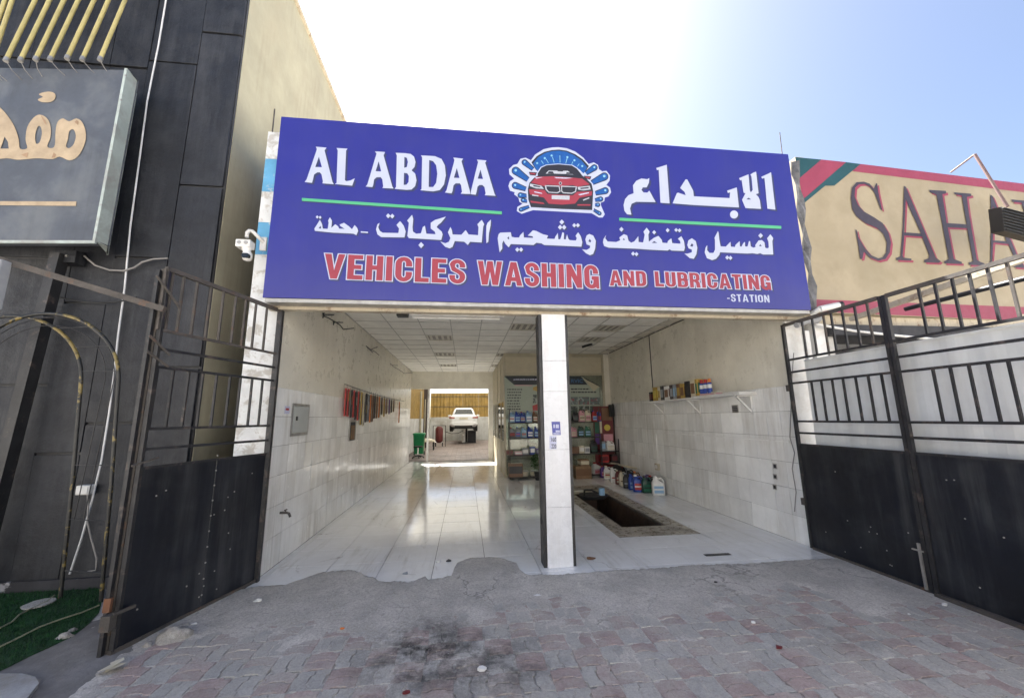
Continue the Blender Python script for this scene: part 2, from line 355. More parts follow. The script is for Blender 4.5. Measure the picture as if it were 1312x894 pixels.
# cement apron between the tiles and the pavers (thin, ragged, filling the paver joints)
edge_px = [(300,757),(330,751.6),(364,750),(394.6,739.7),(413,733),(445.6,731),(461,733.5),(466,738),(479.7,739.7),(484,744.8),(502,745.8),(534,744.8),(544,739),(549,742.4),(568,741.4),(579,738),
           (581.7,727.8),(586.8,721),(602,715),(629,714),(646,716.5),(662,722),(666,731),(674,736),(714.6,737),(760,733),(803,730.5),(850,728),(888,724),(950,723),(1007,719),(1060,716),(1075,715),(1110,717)]
EP = sorted([(ZP(*p).x, ZP(*p).y) for p in edge_px])
from mathutils import noise as mn
def edgeY(x):
    if x <= EP[0][0]: return EP[0][1]
    for (x0, y0), (x1, y1) in zip(EP, EP[1:]):
        if x <= x1: return y0+(y1-y0)*(x-x0)/max(1e-6, x1-x0) + 0.03*mn.noise(Vector((x*8, 3, 0))) + 0.03*mn.noise(Vector((x*21, 3, 0))) + 0.02*mn.noise(Vector((x*47, 3, 0)))
    return EP[-1][1]
def sm(t): t = max(0, min(1, t)); return t*t*(3-2*t)
def apz(x, y):
    t = sm((-0.62-y)/0.8 + 0.9*mn.noise(Vector((x*.9, y*1.1, 5)))+.35*mn.noise(Vector((x*5, y*5, 8))))
    zz = 0.007-0.0135*t
    zz += (0.002+0.0075*t)*(mn.noise(Vector((x*3.1, y*3.1, 1)))+0.5*mn.noise(Vector((x*9, y*9, 2)))) + 0.0018*mn.noise(Vector((x*30, y*30, 7)))
    return zz
g = MB(); NX, NY = 620, 120; x0, x1 = -3.3, 5.0
vs = []; fs = []
for i in range(NX+1):
    x = x0+(x1-x0)*i/NX; ye = edgeY(x); vs.append((x, ye+0.004, -0.012))
    for j in range(NY):
        t = (j/(NY-1)); y = ye+(-3.4-ye)*t
        vs.append((x, y, apz(x, y)))
n1 = NY+1
for i in range(NX):
    for j in range(NY): fs.append((i*n1+j+1, i*n1+j, (i+1)*n1+j, (i+1)*n1+j+1))
g.add(vs, fs, True); struct('cement_apron', g, M_apron)

# pavers in basket weave pairs: red pairs lie across, grey pairs run inwards
bed = struct('pavement', B(-4.2, -6.4, -0.062, 5.4, 0.1, -0.042), M_apron)
def paver_mb(n_=0):
    l, wd, h = 0.1925, 0.0925, 0.035
    # wavy long edges
    base = [(-.5, 0), (-.3, 0), (-.2, 1), (.2, 1), (.3, 0), (.5, 0)]
    top = [(x*l, wd/2+(-0.009 if k == 0 else 0.009)) for x, k in base]
    bot = [(x*l, -wd/2+(-0.009 if k == 0 else 0.009)) for x, k in base]
    o = bot+top[::-1]; m_ = len(o); g = MB()
    inn = [(x*0.975, y*0.94) for x, y in o]
    v = [(x, y, -h) for x, y in o]+[(x, y, -0.004) for x, y in o]+[(x, y, 0) for x, y in inn]
    f = [tuple(2*m_+i for i in range(m_))]
    for i in range(m_):
        k = (i+1) % m_; f += [(i, k, m_+k, m_+i), (m_+i, m_+k, 2*m_+k, 2*m_+i)]
    g.add(v, f); return g
meR = paver_mb().mesh('paver', M_red); meG = paver_mb().mesh('paver', M_grey)
cells = []
c0 = 0.2
ix0, ix1 = -20, 27
for i in range(ix0, ix1):
    for j in range(-31, -2):
        x, y = i*c0+0.05, j*c0+0.02
        if y > edgeY(x)-0.35 or x < -2.3+.25*(-1.1-y): continue
        for k in (0, 1):
            if (i+j) % 2 == 0: p = (x, y+(k-.5)*c0/2, 0); rz = 0; red = True
            else: p = (x+(k-.5)*c0/2, y, 0); rz = PI/2; red = False
            if random.random() < 0.05: red = not red
            pc = Mc.transposed() @ (Vector(p)-CAM)
            vis = pc.z < -0.1 and abs(pc.x/pc.z)*F < 670 and abs(pc.y/pc.z)*F < 460
            clear = apz(p[0], p[1]) < 0.0005
            d = (Vector(p)-CAM).length
            cells.append(((0 if vis else 1)+(0 if clear else 0.5), d, p, rz, red))
cells.sort()
rest = MB(); rest2 = MB()
for n_, (v_, d, p, rz, red) in enumerate(cells):
    q = (p[0]+random.uniform(-.002, .002), p[1]+random.uniform(-.002, .002), random.gauss(0, 0.0012))
    if n_ < 300:
        inst('paver', meR if red else meG, bed, q, (random.gauss(0, .006), random.gauss(0, .006), rz+random.gauss(0, .008)))
    else:
        pm = paver_mb(); c_, s_ = math.cos(rz), math.sin(rz)
        tgt = rest if red else rest2
        tgt.add([(q[0]+a_*c_-b_*s_, q[1]+a_*s_+b_*c_, z_+q[2]) for a_, b_, z_ in pm.v], pm.f)
o = mk('red_pavers', rest, M_red, bed); o['kind'] = 'stuff'
o = mk('grey_pavers', rest2, M_grey, bed); o['kind'] = 'stuff'

# garage floor tiles
fl = struct('floor', MB(), M_grout); 
g = MB(); hole_sheet(g, -0.013, -2.45, 4.45, -0.62, 11.25, PX0, PX1, PY0, PY1); fl.data = g.mesh('floor', M_grout)
bx0, bx1, by0, by1 = 2.08, 3.25, 0.93, 4.95     # stone border round the pit
st = 0.57; sy = 0.545; gp = 0.0028
def sub(rc, h):
    x0_, x1_, y0_, y1_ = rc; a_, b_, c_, d_ = h
    if x1_ <= a_ or x0_ >= b_ or y1_ <= c_ or y0_ >= d_: return [rc]
    out = []
    if x0_ < a_: out.append((x0_, a_, y0_, y1_))
    if x1_ > b_: out.append((b_, x1_, y0_, y1_))
    m0, m1 = max(x0_, a_), min(x1_, b_)
    if y0_ < c_: out.append((m0, m1, y0_, c_))
    if y1_ > d_: out.append((m0, m1, d_, y1_))
    return out
for i in range(-3, 9):
    for j in range(-1, 21):
        rc = (max(XL, -0.9+i*st), min(4.42 if j < 1 else XR, -0.9+(i+1)*st), -0.08+j*sy, min(YB, -0.08+(j+1)*sy))
        if rc[1]-rc[0] < 0.02 or rc[3]-rc[2] < .02: continue
        for q in sub(rc, (bx0, bx1, by0, by1)):
            if q[1]-q[0] < 0.01 or q[3]-q[2] < 0.01: continue
            cx_, cy_ = (q[0]+q[1])/2, (q[2]+q[3])/2; hx_, hy_ = (q[1]-q[0])/2-gp, (q[3]-q[2])/2-gp
            o = inst('tile', B(-hx_, -hy_, -.012, hx_, hy_, 0).mesh('tile', M_ftile), fl, (cx_, cy_, random.gauss(0, .0003)), (random.gauss(0, .0016), random.gauss(0, .0016), 0))
# border slabs
for (a_, b_, c_, d_) in ((bx0, PX0, by0, 2.3), (bx0, PX0, 2.3, 3.7), (bx0, PX0, 3.7, by1), (PX1, bx1, by0, 2.3), (PX1, bx1, 2.3, 3.7), (PX1, bx1, 3.7, by1),
                         (PX0, 2.64, by0, PY0), (2.64, PX1, by0, PY0), (PX0, PX1, PY1, by1)):
    inst('border_slab', B(a_+.002, c_+.002, -.012, b_-.002, d_-.002, 0.001).mesh('border_slab', M_beige), fl, (0, 0, 0))
# inspection pit
pt = thing('inspection_pit', 'long dark inspection pit with a beige stone rim in the right bay floor', 'pit', (2.65, 3, 0))
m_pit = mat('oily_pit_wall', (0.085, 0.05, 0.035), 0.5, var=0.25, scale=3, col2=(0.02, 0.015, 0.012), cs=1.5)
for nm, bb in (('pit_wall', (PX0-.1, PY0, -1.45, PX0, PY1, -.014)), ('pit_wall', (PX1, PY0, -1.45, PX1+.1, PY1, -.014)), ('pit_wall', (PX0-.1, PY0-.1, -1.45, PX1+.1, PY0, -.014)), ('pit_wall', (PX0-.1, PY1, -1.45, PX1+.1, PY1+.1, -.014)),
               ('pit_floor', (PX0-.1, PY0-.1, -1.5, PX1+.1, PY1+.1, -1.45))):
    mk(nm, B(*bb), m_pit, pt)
for k, (xa, xb, ya, yb) in enumerate(((PX0, PX0+.025, PY0, PY1), (PX1-.025, PX1, PY0, PY1), (PX0+.025, PX1-.025, PY0, PY0+.025))):
    mk('edge_angle', B(xa, ya, -.05, xb, yb, -.006), M_rust, pt)

# ---- walls
def tiled_wall(name, X, sgn, y1, ystart):
    # sgn: +1 wall body lies at smaller X (left wall), faces +X
    th = 0.33 if sgn > 0 else 0.22
    xa, xb = (X-.012-th, X-.012) if sgn > 0 else (X+.012, X+.012+th)
    wl = struct(name, B(xa, 0.155, -.012, xb, y1, 5.05 if sgn > 0 else 3.5), M_grout)
    # plaster above the tiles, with real thickness, proud of the wall core
    mk('plaster', B(min(X, X-.012*sgn), ystart, 1.975, max(X, X-.012*sgn), y1, ZC), M_plaster, wl)
    tw, thh = 0.25, 0.329
    me = B(-.004, -tw/2+.0026, -thh/2+.0018, .004, tw/2-.0026, thh/2-.0018).mesh('wall_tile', M_wtile)
    far = MB(); n_ = int((y1-ystart)/tw)
    for r_ in range(6):
        for k in range(n_+1):
            y0_ = ystart+k*tw; 
            if y0_+tw > y1+.001: continue
            p = Vector((X-.004*sgn+random.gauss(0, .0006), y0_+tw/2, r_*thh+thh/2+.001))
            rx = (random.gauss(0, .004), random.gauss(0, .006), random.gauss(0, .006))
            if y0_ < 7.0: inst('wall_tile', me, wl, p, rx)
            else:
                a_ = math.tan(rx[2]); far.box(p.x-.004, p.y-tw/2+.0018, p.z-thh/2+.0018, p.x+.004, p.y+tw/2-.0018, p.z+thh/2-.0018)
    if far.v:
        o = mk('far_wall_tiles', far, M_wtile, wl); o['kind'] = 'stuff'
    return wl
WL = tiled_wall('wall_left', XL, 1, YB, 0.157)
WR = tiled_wall('wall_right', XR, -1, 6.55, 0.157)
mk('rear_plaster', B(XR, 6.55, 0, XR+.2, YB, ZC), M_plaster, WR)

# ceiling: slab, grid and panels
ce = struct('ceiling', B(XL-.3, 0.3, ZC+.03, XR+.2, YB+.2, ZC+.2), M_plaster)
me = B(-.293, -.293, 0, .293, .293, .012).mesh('ceiling_tile', M_ceil)
g = MB()
for i in range(13):
    x = -2.1+0.6*i
    if x <= XR: g.box(x-.008, .3, ZC-.004, x+.008, YB, ZC+.02)
for j in range(19):
    y = 0.6*j+.001
    if y > .3: g.box(XL, y-.008, ZC-.0025, XR, y+.008, ZC+.02)
mk('ceiling_grid', g, M_tbar, ce)
LIGHTS = {(2, 7), (2, 11), (2, 15), (5, 5), (5, 11), (8, 7), (8, 5), (5, 15)}
for i in range(11):
    for j in range(1, 19):
        cx_ = -2.1+.6*i+.3; cy_ = .6*j+.3
        if cy_ > YB or cx_ > XR-.05 or (i, j) in LIGHTS: continue
        sx = 1 if cx_+.3 <= XR else (XR-cx_+.3)/.6
        inst('ceiling_tile', me, ce, (cx_-(.3*(1-sx)), cy_, ZC+.003+abs(random.gauss(0, .002))), (random.gauss(0, .004), random.gauss(0, .004), 0), (sx, 1, 1))
m_dif = mat('light_louvre', (0.55, 0.52, 0.44), 0.35)
m_dif2 = mat('light_back', (0.24, 0.22, 0.19), 0.5)
lnames = {(2,7): 'nearest in the left bay', (2,11): 'middle one of the left bay row', (2,15): 'farthest in the left bay', (5,5): 'just left of the centre pillar', (5,11): 'above the corner of the glass shop', (8,7): 'right of the centre pillar near the shop front', (8,5): 'right of the centre pillar, nearer the street', (5,15): 'deep inside beside the glass shop wall'}
for (i, j) in LIGHTS:
    cx_, cy_ = -2.1+.6*i+.3, .6*j+.3
    t = thing('ceiling_light', 'unlit square louvred ceiling light, '+lnames[(i, j)], 'ceiling light', (cx_, cy_, ZC), 'unlit louvred lights in the tiled ceiling')
    f_ = MB()
    for bb in ((-.29,-.29,.29,-.265), (-.29,.265,.29,.29), (-.29,-.265,-.265,.265), (.265,-.265,.29,.265)): f_.box(cx_+bb[0], cy_+bb[1], ZC-.006, cx_+bb[2], cy_+bb[3], ZC+.015)
    mk('frame', f_, m_dif, t)
    mk('reflector', B(cx_-.265, cy_-.265, ZC+.02, cx_+.265, cy_+.265, ZC+.027), m_dif2, t)
    for k in range(4):
        mk('louvre', B(cx_-.2+.13*k-.02, cy_-.262, ZC-.002, cx_-.2+.13*k+.03, cy_+.262, ZC+.012), m_dif, t)

# ---- garage building shell
gb = thing('garage_building', 'single-storey open-front garage with cream lintel over two bays and a blue and white side pier', 'building', (1, 0, 0))
mk('lintel', B(XL-.10, 0.03, 2.83, XR+.2, .126, 2.96), M_beam, gb)
mk('parapet_wall', B(XL+.012, 0.035, 2.962, XR+.06, .30, 5.0), M_cream, gb)
mk('roof', B(XL-.3, .302, 3.65, XR+.2, YB+.3, 3.85), M_sand, gb)
mk('back_lintel', B(XL, YB, 2.77, XR+.2, YB+.2, ZC+.15), M_plaster, gb)
mk('back_pier', B(0.92, YB+.002, 0, 1.10, YB+.2, 2.77), M_plaster, gb)
# shop rear wall with a window
mk('back_wall', B(1.10, YB+.004, 0, 4.42, YB+.2, 0.3), M_plaster, gb)
mk('back_wall', B(3.9, YB+.004, .3, 4.42, YB+.2, 2.77), M_plaster, gb)
wn = mk('window', MB().box(1.12, YB+.05, .31, 3.9, YB+.09, .37).box(1.12, YB+.05, 2.7, 3.9, YB+.09, 2.768).box(2.45, YB+.05, .37, 2.52, YB+.09, 2.7), M_alu, gb)
mk('pane', B(1.12, YB+.065, .37, 2.45, YB+.072, 2.7), GLASS, wn); mk('pane', B(2.52, YB+.065, .37, 3.9, YB+.072, 2.7), GLASS, wn)
# left pier with flaking blue and white bands (its street face)
zs = [YP(345, y, .03).z for y in (161, 197, 240, 280, 322)]
zb = [5.12]+zs[1:]+[0.0]
for k in range(5):
    mk('painted_band', B(-2.45, 0.128, zb[k+1]+.001, -2.10, 0.153, zb[k]-.001), [M_white, M_lblue][k % 2], gb)
mk('pier_cap', B(-2.455, .156, 5.055, -2.115, .3, 5.12), M_white, gb)
mk('gate_pier', B(XR-.004, 0.12, 0, XR+.25, 0.153, 2.828), M_white2, gb)
# centre pillar
px0, px1 = YP(702, 727, 0).x, YP(735, 727, 0).x
cp = thing('pillar', 'square centre pillar faced in white marble slabs between the two bays', 'pillar', ((px0+px1)/2, .1, 0))
mk('core', B(px0+.01, .012, -.01, px1-.01, .19, 2.828), M_grout, cp)
for za, zb_ in ((0.0, .62), (.62, 1.24), (1.24, 1.9), (1.9, 2.26), (2.26, 2.828)):
    mk('marble_slab', B(px0, 0.0, za+.001, px1, .01, zb_-.001), M_marble, cp, bevel=.002)
for xa, nm in ((px0-.037, 'left'), (px1+.002, 'right')):
    t = solo('steel_post', MB().box(xa, 0.02, 0, xa+.035, .20, 2.826).box(xa-.008, .1, 1.38, xa, .14, 1.46).box(xa-.006, .12, .42, xa, .16, .5), M_steel, 'tall black steel door post against the %s side of the marble pillar' % nm, 'post', 'black steel posts flanking the centre pillar')

# stickers and scuffs on the pillar
def dec(name, rings_px, y, m, parent, n=(0,-1,0), fn=None, th=0.0):
    g = MB()
    for r_ in rings_px: g.poly([[ (fn(*p) if fn else YP(*p, y)) for p in q] for q in r_], n, th)
    return mk(name, g, m, parent, fix=False)
def quad(a_, b_, c_, d_): return [(a_, b_), (c_, b_), (c_, d_), (a_, d_)]
stk = thing('sticker', 'blue phone-number sticker on the white centre pillar', 'sticker', YP(713, 548, -.002))
m_stk = mat('sticker_blue', (0.07, 0.08, 0.33), 0.5, var=0.2, scale=60)
m_stkw = mat('sticker_pale', (0.5, 0.52, 0.68), 0.5, var=0.2, scale=80)
dec('backing', [[[(706.5,540),(717.5,540),(718.5,557),(708,557)]]], -.0012, m_stk, stk)
dec('print', [[quad(709, 543.5, 711, 548)], [quad(712, 543.5, 716, 548.3)], [quad(712, 551, 717.4, 553.6)], [quad(708.8, 554.5, 717.2, 556)]], -.0022, m_stkw, stk)

# ------------------------------------------------------------------ text helper
def text_mesh(txt, size=1.0, offset=0.0, xs=1.0, sp=1.0):
    cu = bpy.data.curves.new('t', 'FONT'); cu.body = txt; cu.size = 1.0; cu.offset = offset; cu.space_character = sp; cu.resolution_u = 3
    o = bpy.data.objects.new('t', cu); COL.objects.link(o)
    dg = bpy.context.evaluated_depsgraph_get(); me = bpy.data.meshes.new_from_object(o.evaluated_get(dg))
    vs = [v.co.copy() for v in me.vertices]; fs = [tuple(p.vertices) for p in me.polygons]
    bpy.data.objects.remove(o); bpy.data.curves.remove(cu); bpy.data.meshes.remove(me)
    return vs, fs
def place_text(name, txt, bl, br, tl, offset, m, parent, sp=1.0, lift=0.0, n=(0,-1,0), ref=None, hmax=None):
    """fit the text block between three real points (baseline left/right, top left)."""
    bl, br, tl = Vector(bl), Vector(br), Vector(tl)
    rv, rf = text_mesh(txt, offset=ref if ref is not None else offset, sp=sp)
    minx = min(v.x for v in rv); maxx = max(v.x for v in rv); maxy = 0.729 if hmax is None else hmax
    vs, fs = (rv, rf) if ref is None or ref == offset else text_mesh(txt, offset=offset, sp=sp)
    n = Vector(n)
    g = MB(); g.add([bl+(br-bl)*((v.x-minx)/(maxx-minx))+(tl-bl)*(v.y/maxy)+n*lift for v in vs], fs)
    o = mk(name, g, m, parent, fix=False)
    if o.data.polygons and sum(p.normal.dot(n)*p.area for p in o.data.polygons) < 0: o.data.flip_normals()
    return o
dec('paper_edge', [[quad(704, 558.3, 713, 575)]], -.0016, m_stkw, stk)
def yp_text(name, txt, x0_, x1_, yb0, yb1, yt0, y, off, m, parent, **k):
    return place_text(name, txt, YP(x0_, yb0, y), YP(x1_, yb1, y), YP(x0_, yt0, y), off, m, parent, **k)
yp_text('number', '160', 706, 712.6, 565.5, 565.4, 560, -.0026, .02, M_ink, stk)
yp_text('number', '220', 706.5, 712.8, 574, 574, 568.5, -.0026, .02, M_ink, stk)

# ================================================================== BLUE SIGN
SY = -0.14
sg = thing('shop_sign', 'large blue fascia sign reading AL ABDAA vehicles washing and lubricating station over both bays', 'sign', (1.1, -.07, 2.9))
c = [YP(337, 380, SY), YP(1038, 398, SY), YP(1012, 200, SY), YP(360, 147, SY)]
zt = (c[2].z+c[3].z)/2; zbm = (c[0].z+c[1].z)/2; xa = (c[0].x+c[3].x)/2; xb = (c[1].x+c[2].x)/2
mk('face', B(xa, SY, zbm, xb, SY+.02, zt), M_sblue, sg, bevel=.003)
m_frame = mat('sign_frame_metal', (0.2, 0.2, 0.22), 0.5, 0.3)
mk('frame', MB().box(xa+.01, SY+.022, zbm+.01, xa+.05, .03, zt-.01).box(xb-.05, SY+.022, zbm+.01, xb-.01, .03, zt-.01).box(xa+.05, SY+.022, zt-.05, xb-.05, .03, zt-.01), m_frame, sg)
mk('bottom_rail', B(xa+.02, SY+.012, zbm-.045, xb-.02, .026, zbm-.004), M_galv, sg)
def SP(px, py, l=0): return YP(px, py, SY-l)
S3 = lambda p: (380+p[0]/4.6857, 180+p[1]/4.6857)
AL = [
 [[(115,38),(122,52),(118,66),(60,235),(48,250),(92,255),(97,240),(105,205),(125,192),(140,192),(150,205),(158,245),(155,258),(224,263),(216,252),(168,60),(180,44)], [(134,98),(112,160),(152,161)]],
 [[(240,46),(247,60),(240,255),(230,262),(334,272),(349,228),(325,240),(300,245),(290,240),(297,62),(306,50)]],
 [[(470,66),(480,80),(425,265),(414,277),(455,281),(460,268),(465,235),(480,222),(505,221),(515,235),(520,275),(515,286),(582,289),(575,278),(522,90),(532,70)], [(493,125),(474,185),(508,187)]],
 [[(594,75),(602,90),(597,280),(588,291),(660,297),(690,295),(712,275),(720,240),(712,200),(690,180),(708,160),(714,130),(705,98),(685,82),(650,77)], [(647,100),(646,165),(662,160),(668,130),(662,105)], [(645,195),(643,268),(660,266),(672,250),(674,215),(665,198)]],
 [[(746,90),(754,102),(750,292),(742,299),(820,306),(860,298),(885,265),(896,210),(890,150),(870,112),(830,95)], [(796,118),(793,280),(820,280),(838,255),(845,200),(838,150),(820,125)]],
 [[(940,103),(948,118),(900,300),(890,313),(930,318),(936,305),(942,270),(955,258),(980,258),(988,270),(993,310),(985,320),(1044,322),(1042,310),(990,125),(1000,110)], [(962,165),(944,225),(978,226)]],
 [[(1083,116),(1090,130),(1048,300),(1046,323),(1076,326),(1080,310),(1086,278),(1098,268),(1115,268),(1128,280),(1135,318),(1130,329),(1195,333),(1188,320),(1132,135),(1140,121)], [(1104,175),(1087,230),(1119,232)]]]
def circ(cx_, cy_, r_, n_=16): return [(cx_+r_*math.cos(2*PI*k/n_), cy_+r_*math.sin(2*PI*k/n_)) for k in range(n_)]
def dia(cx_, cy_, r_): return [(cx_-r_, cy_), (cx_, cy_-r_*1.1), (cx_+r_, cy_), (cx_, cy_+r_*1.1)]
RR = lambda p: (790+p[0]/5.9636, 200+p[1]/5.9636)
TT = lambda p: (620+p[0]/5.9636, 270+p[1]/5.9636)
UU = lambda p: (395+p[0]/5.355, 265+p[1]/5.355)
AR = [
 [[(1105,160),(1112,174),(1130,168),(1152,402),(1213,410),(1180,124),(1160,135)]],
 [[(935,170),(945,187),(955,182),(970,280),(985,285),(958,335),(985,398),(1103,404),(1095,340),(1085,315),(1064,292),(1085,285),(1066,120),(1040,130),(1022,142),(1030,154),(1040,260),(1025,278),(1018,262),(1008,140),(985,150)], [(1010,318),(990,332),(1028,333)]],
 [[(845,265),(850,283),(868,278),(863,322),(590,308),(585,265),(540,180),(528,178),(485,245),(520,275),(528,300),(470,280),(460,285),(428,362),(600,375),(935,393),(918,240),(890,250)]],
 [circ(897, 447, 31)],
 [[(303,92),(308,108),(322,105),(335,357),(405,362),(383,67),(350,78)]],
 [[(250,168),(235,178),(190,172),(150,190),(125,225),(130,285),(90,300),(65,330),(53,375),(60,420),(80,445),(113,448),(103,400),(115,365),(150,350),(298,352),(250,265),(235,280),(205,278),(190,260),(200,240),(230,240),(247,205)]]]
A2 = [
 [[(1175,598),(1197,628),(1190,650),(1197,752),(1118,752),(1098,742),(1075,748),(1040,742),(1000,745),(790,735),(785,755),(760,785),(730,795),(690,780),(673,735),(680,700),(693,680),(692,720),(710,740),(740,740),(752,715),(752,640),(748,625),(775,572),(780,590),(785,640),(795,690),(835,692),(870,655),(873,692),(905,695),(908,680),(940,650),(942,690),(955,692),(965,670),(980,655),(982,690),(1000,692),(1012,650),(1020,650),(1025,690),(1045,700),(1062,695),(1060,680),(1085,645),(1110,642),(1130,660),(1135,700),(1150,705),(1163,700),(1160,655),(1150,628)], [(1098,672),(1088,688),(1110,690)]],
 [dia(1100,608,18)], [dia(845,775,15)], [dia(870,778,15)],
 [[(575,628),(605,650),(617,700),(610,750),(590,785),(560,780),(518,745),(545,745),(575,735),(575,715),(550,705),(540,680),(548,645)], [(575,665),(562,688),(580,693),(587,680)]],
 [[(495,612),(515,650),(522,700),(515,725),(420,722),(405,712),(390,722),(250,715),(150,708),(0,702),(-60,700),(-95,688),(-104,660),(-100,635),(-79,602),(-87,628),(-69,652),(-4,657),(28,644),(21,622),(56,597),(81,607),(91,647),(111,662),(136,652),(166,612),(168,657),(203,660),(215,600),(205,578),(230,548),(252,578),(243,600),(246,655),(285,625),(320,610),(345,640),(350,662),(388,665),(392,650),(418,628),(425,665),(488,670),(486,650),(468,632)], [(56,626),(46,640),(64,643)], [(287,650),(268,664),(312,664)]],
 [dia(37,560,17)], [dia(126,746,15)], [dia(152,749,15)], [dia(287,583,15)], [dia(390,567,15)], [dia(455,565,14)], [dia(481,568,14)]]
A3 = [
 [[(805,178),(835,190),(855,230),(850,290),(835,330),(810,340),(780,325),(750,295),(785,300),(810,285),(812,268),(785,258),(775,220),(785,190)], [(808,215),(798,235),(815,243),(820,230)]],
 [[(720,165),(740,195),(752,240),(745,275),(600,268),(460,262),(440,250),(400,245),(380,262),(205,255),(190,280),(165,255),(150,228),(140,250),(140,290),(120,318),(116,290),(105,210),(112,180),(125,168),(205,165),(212,200),(240,205),(270,205),(275,190),(302,162),(305,205),(378,208),(370,195),(335,190),(375,150),(400,155),(450,180),(490,190),(480,213),(540,216),(545,200),(565,170),(568,218),(583,219),(590,200),(600,165),(612,170),(610,218),(625,221),(635,180),(645,215),(655,225),(703,228),(710,210),(700,192)], [(192,195),(177,210),(193,222)]],
 [dia(595,87,18)], [dia(582,127,17)], [dia(613,127,17)], [dia(690,112,15)], [dia(718,112,15)], [dia(255,297,16)], [dia(284,297,16)]]
A4 = [
 [[(1253,88),(1250,130),(1240,180),(1235,240),(1222,250),(1220,200),(1222,130),(1230,110)]],
 [[(1190,90),(1207,120),(1200,135),(1190,245),(1110,240),(1095,262),(1070,240),(1005,235),(990,275),(970,285),(940,275),(905,238),(940,250),(965,240),(975,215),(958,175),(975,138),(985,160),(990,190),(1050,192),(1080,160),(1100,190),(1165,195),(1168,140),(1160,120)]],
 [[(945,67),(910,110),(890,125),(880,140),(915,170),(922,190),(912,228),(780,220),(690,215),(680,200),(690,110),(678,95),(712,55),(720,85),(715,140),(718,170),(740,185),(773,182),(785,140),(800,130),(810,185),(873,188),(868,170),(840,150),(840,110),(870,90),(905,80)]],
 [[(490,110),(480,140),(490,165),(510,178),(618,180),(623,150),(605,125),(630,98),(655,130),(668,170),(660,210),(500,208),(475,190),(465,155),(475,120)]],
 [dia(548,62,15)], [dia(576,64,15)], [dia(774,263,19)],
 [[(360,168),(410,172),(410,180),(360,177)]],
 [[(148,72),(162,95),(158,145),(185,120),(205,135),(212,150),(250,152),(220,132),(215,122),(245,110),(280,135),(300,155),(318,125),(335,145),(342,165),(330,195),(310,185),(275,182),(175,178),(45,165),(42,150),(80,90),(95,120),(100,150),(133,152),(140,110),(136,95)], [(84,130),(70,148),(88,150)]],
 [dia(61,70,10)], [dia(81,73,10)]]
def smooth(r_, n_=4):
    out = []; m_ = len(r_)
    for i in range(m_):
        p0, p1, p2, p3 = (Vector(r_[(i+k) % m_]) for k in (-1, 0, 1, 2))
        for k in range(n_):
            t = k/n_; out.append(tuple(0.5*((2*p1)+(p2-p0)*t+(2*p0-5*p1+4*p2-p3)*t*t+(3*p1-p0-3*p2+p3)*t**3)))
    return out
def lay(name, shapes, f, m, parent, lift, dx=0, dy=0, base=None):
    g = MB()
    for sh in shapes:
        rr = [[SP(f(p)[0]+dx, f(p)[1]+dy, lift) for p in ring] for ring in sh]
        g.poly(rr, (0,-1,0))
    return mk(name, g, m, parent, fix=False)
for nm, sh, f, d in (('latin_title', AL, S3, 2.6), ('arabic_title', AR, RR, 2.6), ('arabic_line', A2, RR, 1.8), ('arabic_line', A3, TT, 1.8), ('arabic_line', A4, UU, 1.8)):
    lay(nm+'_shadow', sh, f, M_sdark, sg, .002, d, d*.95); lay(nm, sh, f, M_swhite, sg, .004)
for (x0_, y0_, x1_, y1_) in ((386.8, 253.8, 643, 271), (793.4, 279.1, 1001, 289.6)):
    lay('underline_shadow', [[[(x0_, y0_), (x1_, y1_), (x1_, y1_+5.2), (x0_, y0_+5.2)]]], lambda p: p, M_sdark, sg, .002)
    lay('underline', [[[(x0_, y0_), (x1_, y1_), (x1_, y1_+3.6), (x0_, y0_+3.6)]]], lambda p: p, M_sgreen, sg, .004)
# bold condensed capitals drawn as outlines (unit height), with a white outline underneath
def rc_(x0, y0, x1, y1, r0, r1, r2, r3, k=4):
    """rounded box, corner radii from bottom left counter-clockwise"""
    out = []
    for (cx_, cy_, rr, a0) in ((x0, y0, r0, PI), (x1, y0, r1, 1.5*PI), (x1, y1, r2, 0), (x0, y1, r3, .5*PI)):
        sx_ = 1 if cx_ == x0 else -1; sy_ = 1 if cy_ == y0 else -1
        if rr <= 0: out.append((cx_, cy_)); continue
        for i in range(k+1):
            a_ = a0+PI/2*i/k; out.append((cx_+sx_*rr+rr*math.cos(a_), cy_+sy_*rr+rr*math.sin(a_)))
    return out
def arc2(cx_, cy_, rx, ry, a0, a1, k=8): return [(cx_+rx*math.cos(math.radians(a0+(a1-a0)*i/k)), cy_+ry*math.sin(math.radians(a0+(a1-a0)*i/k))) for i in range(k+1)]
W_ = .56; st_ = .21; hb = .175
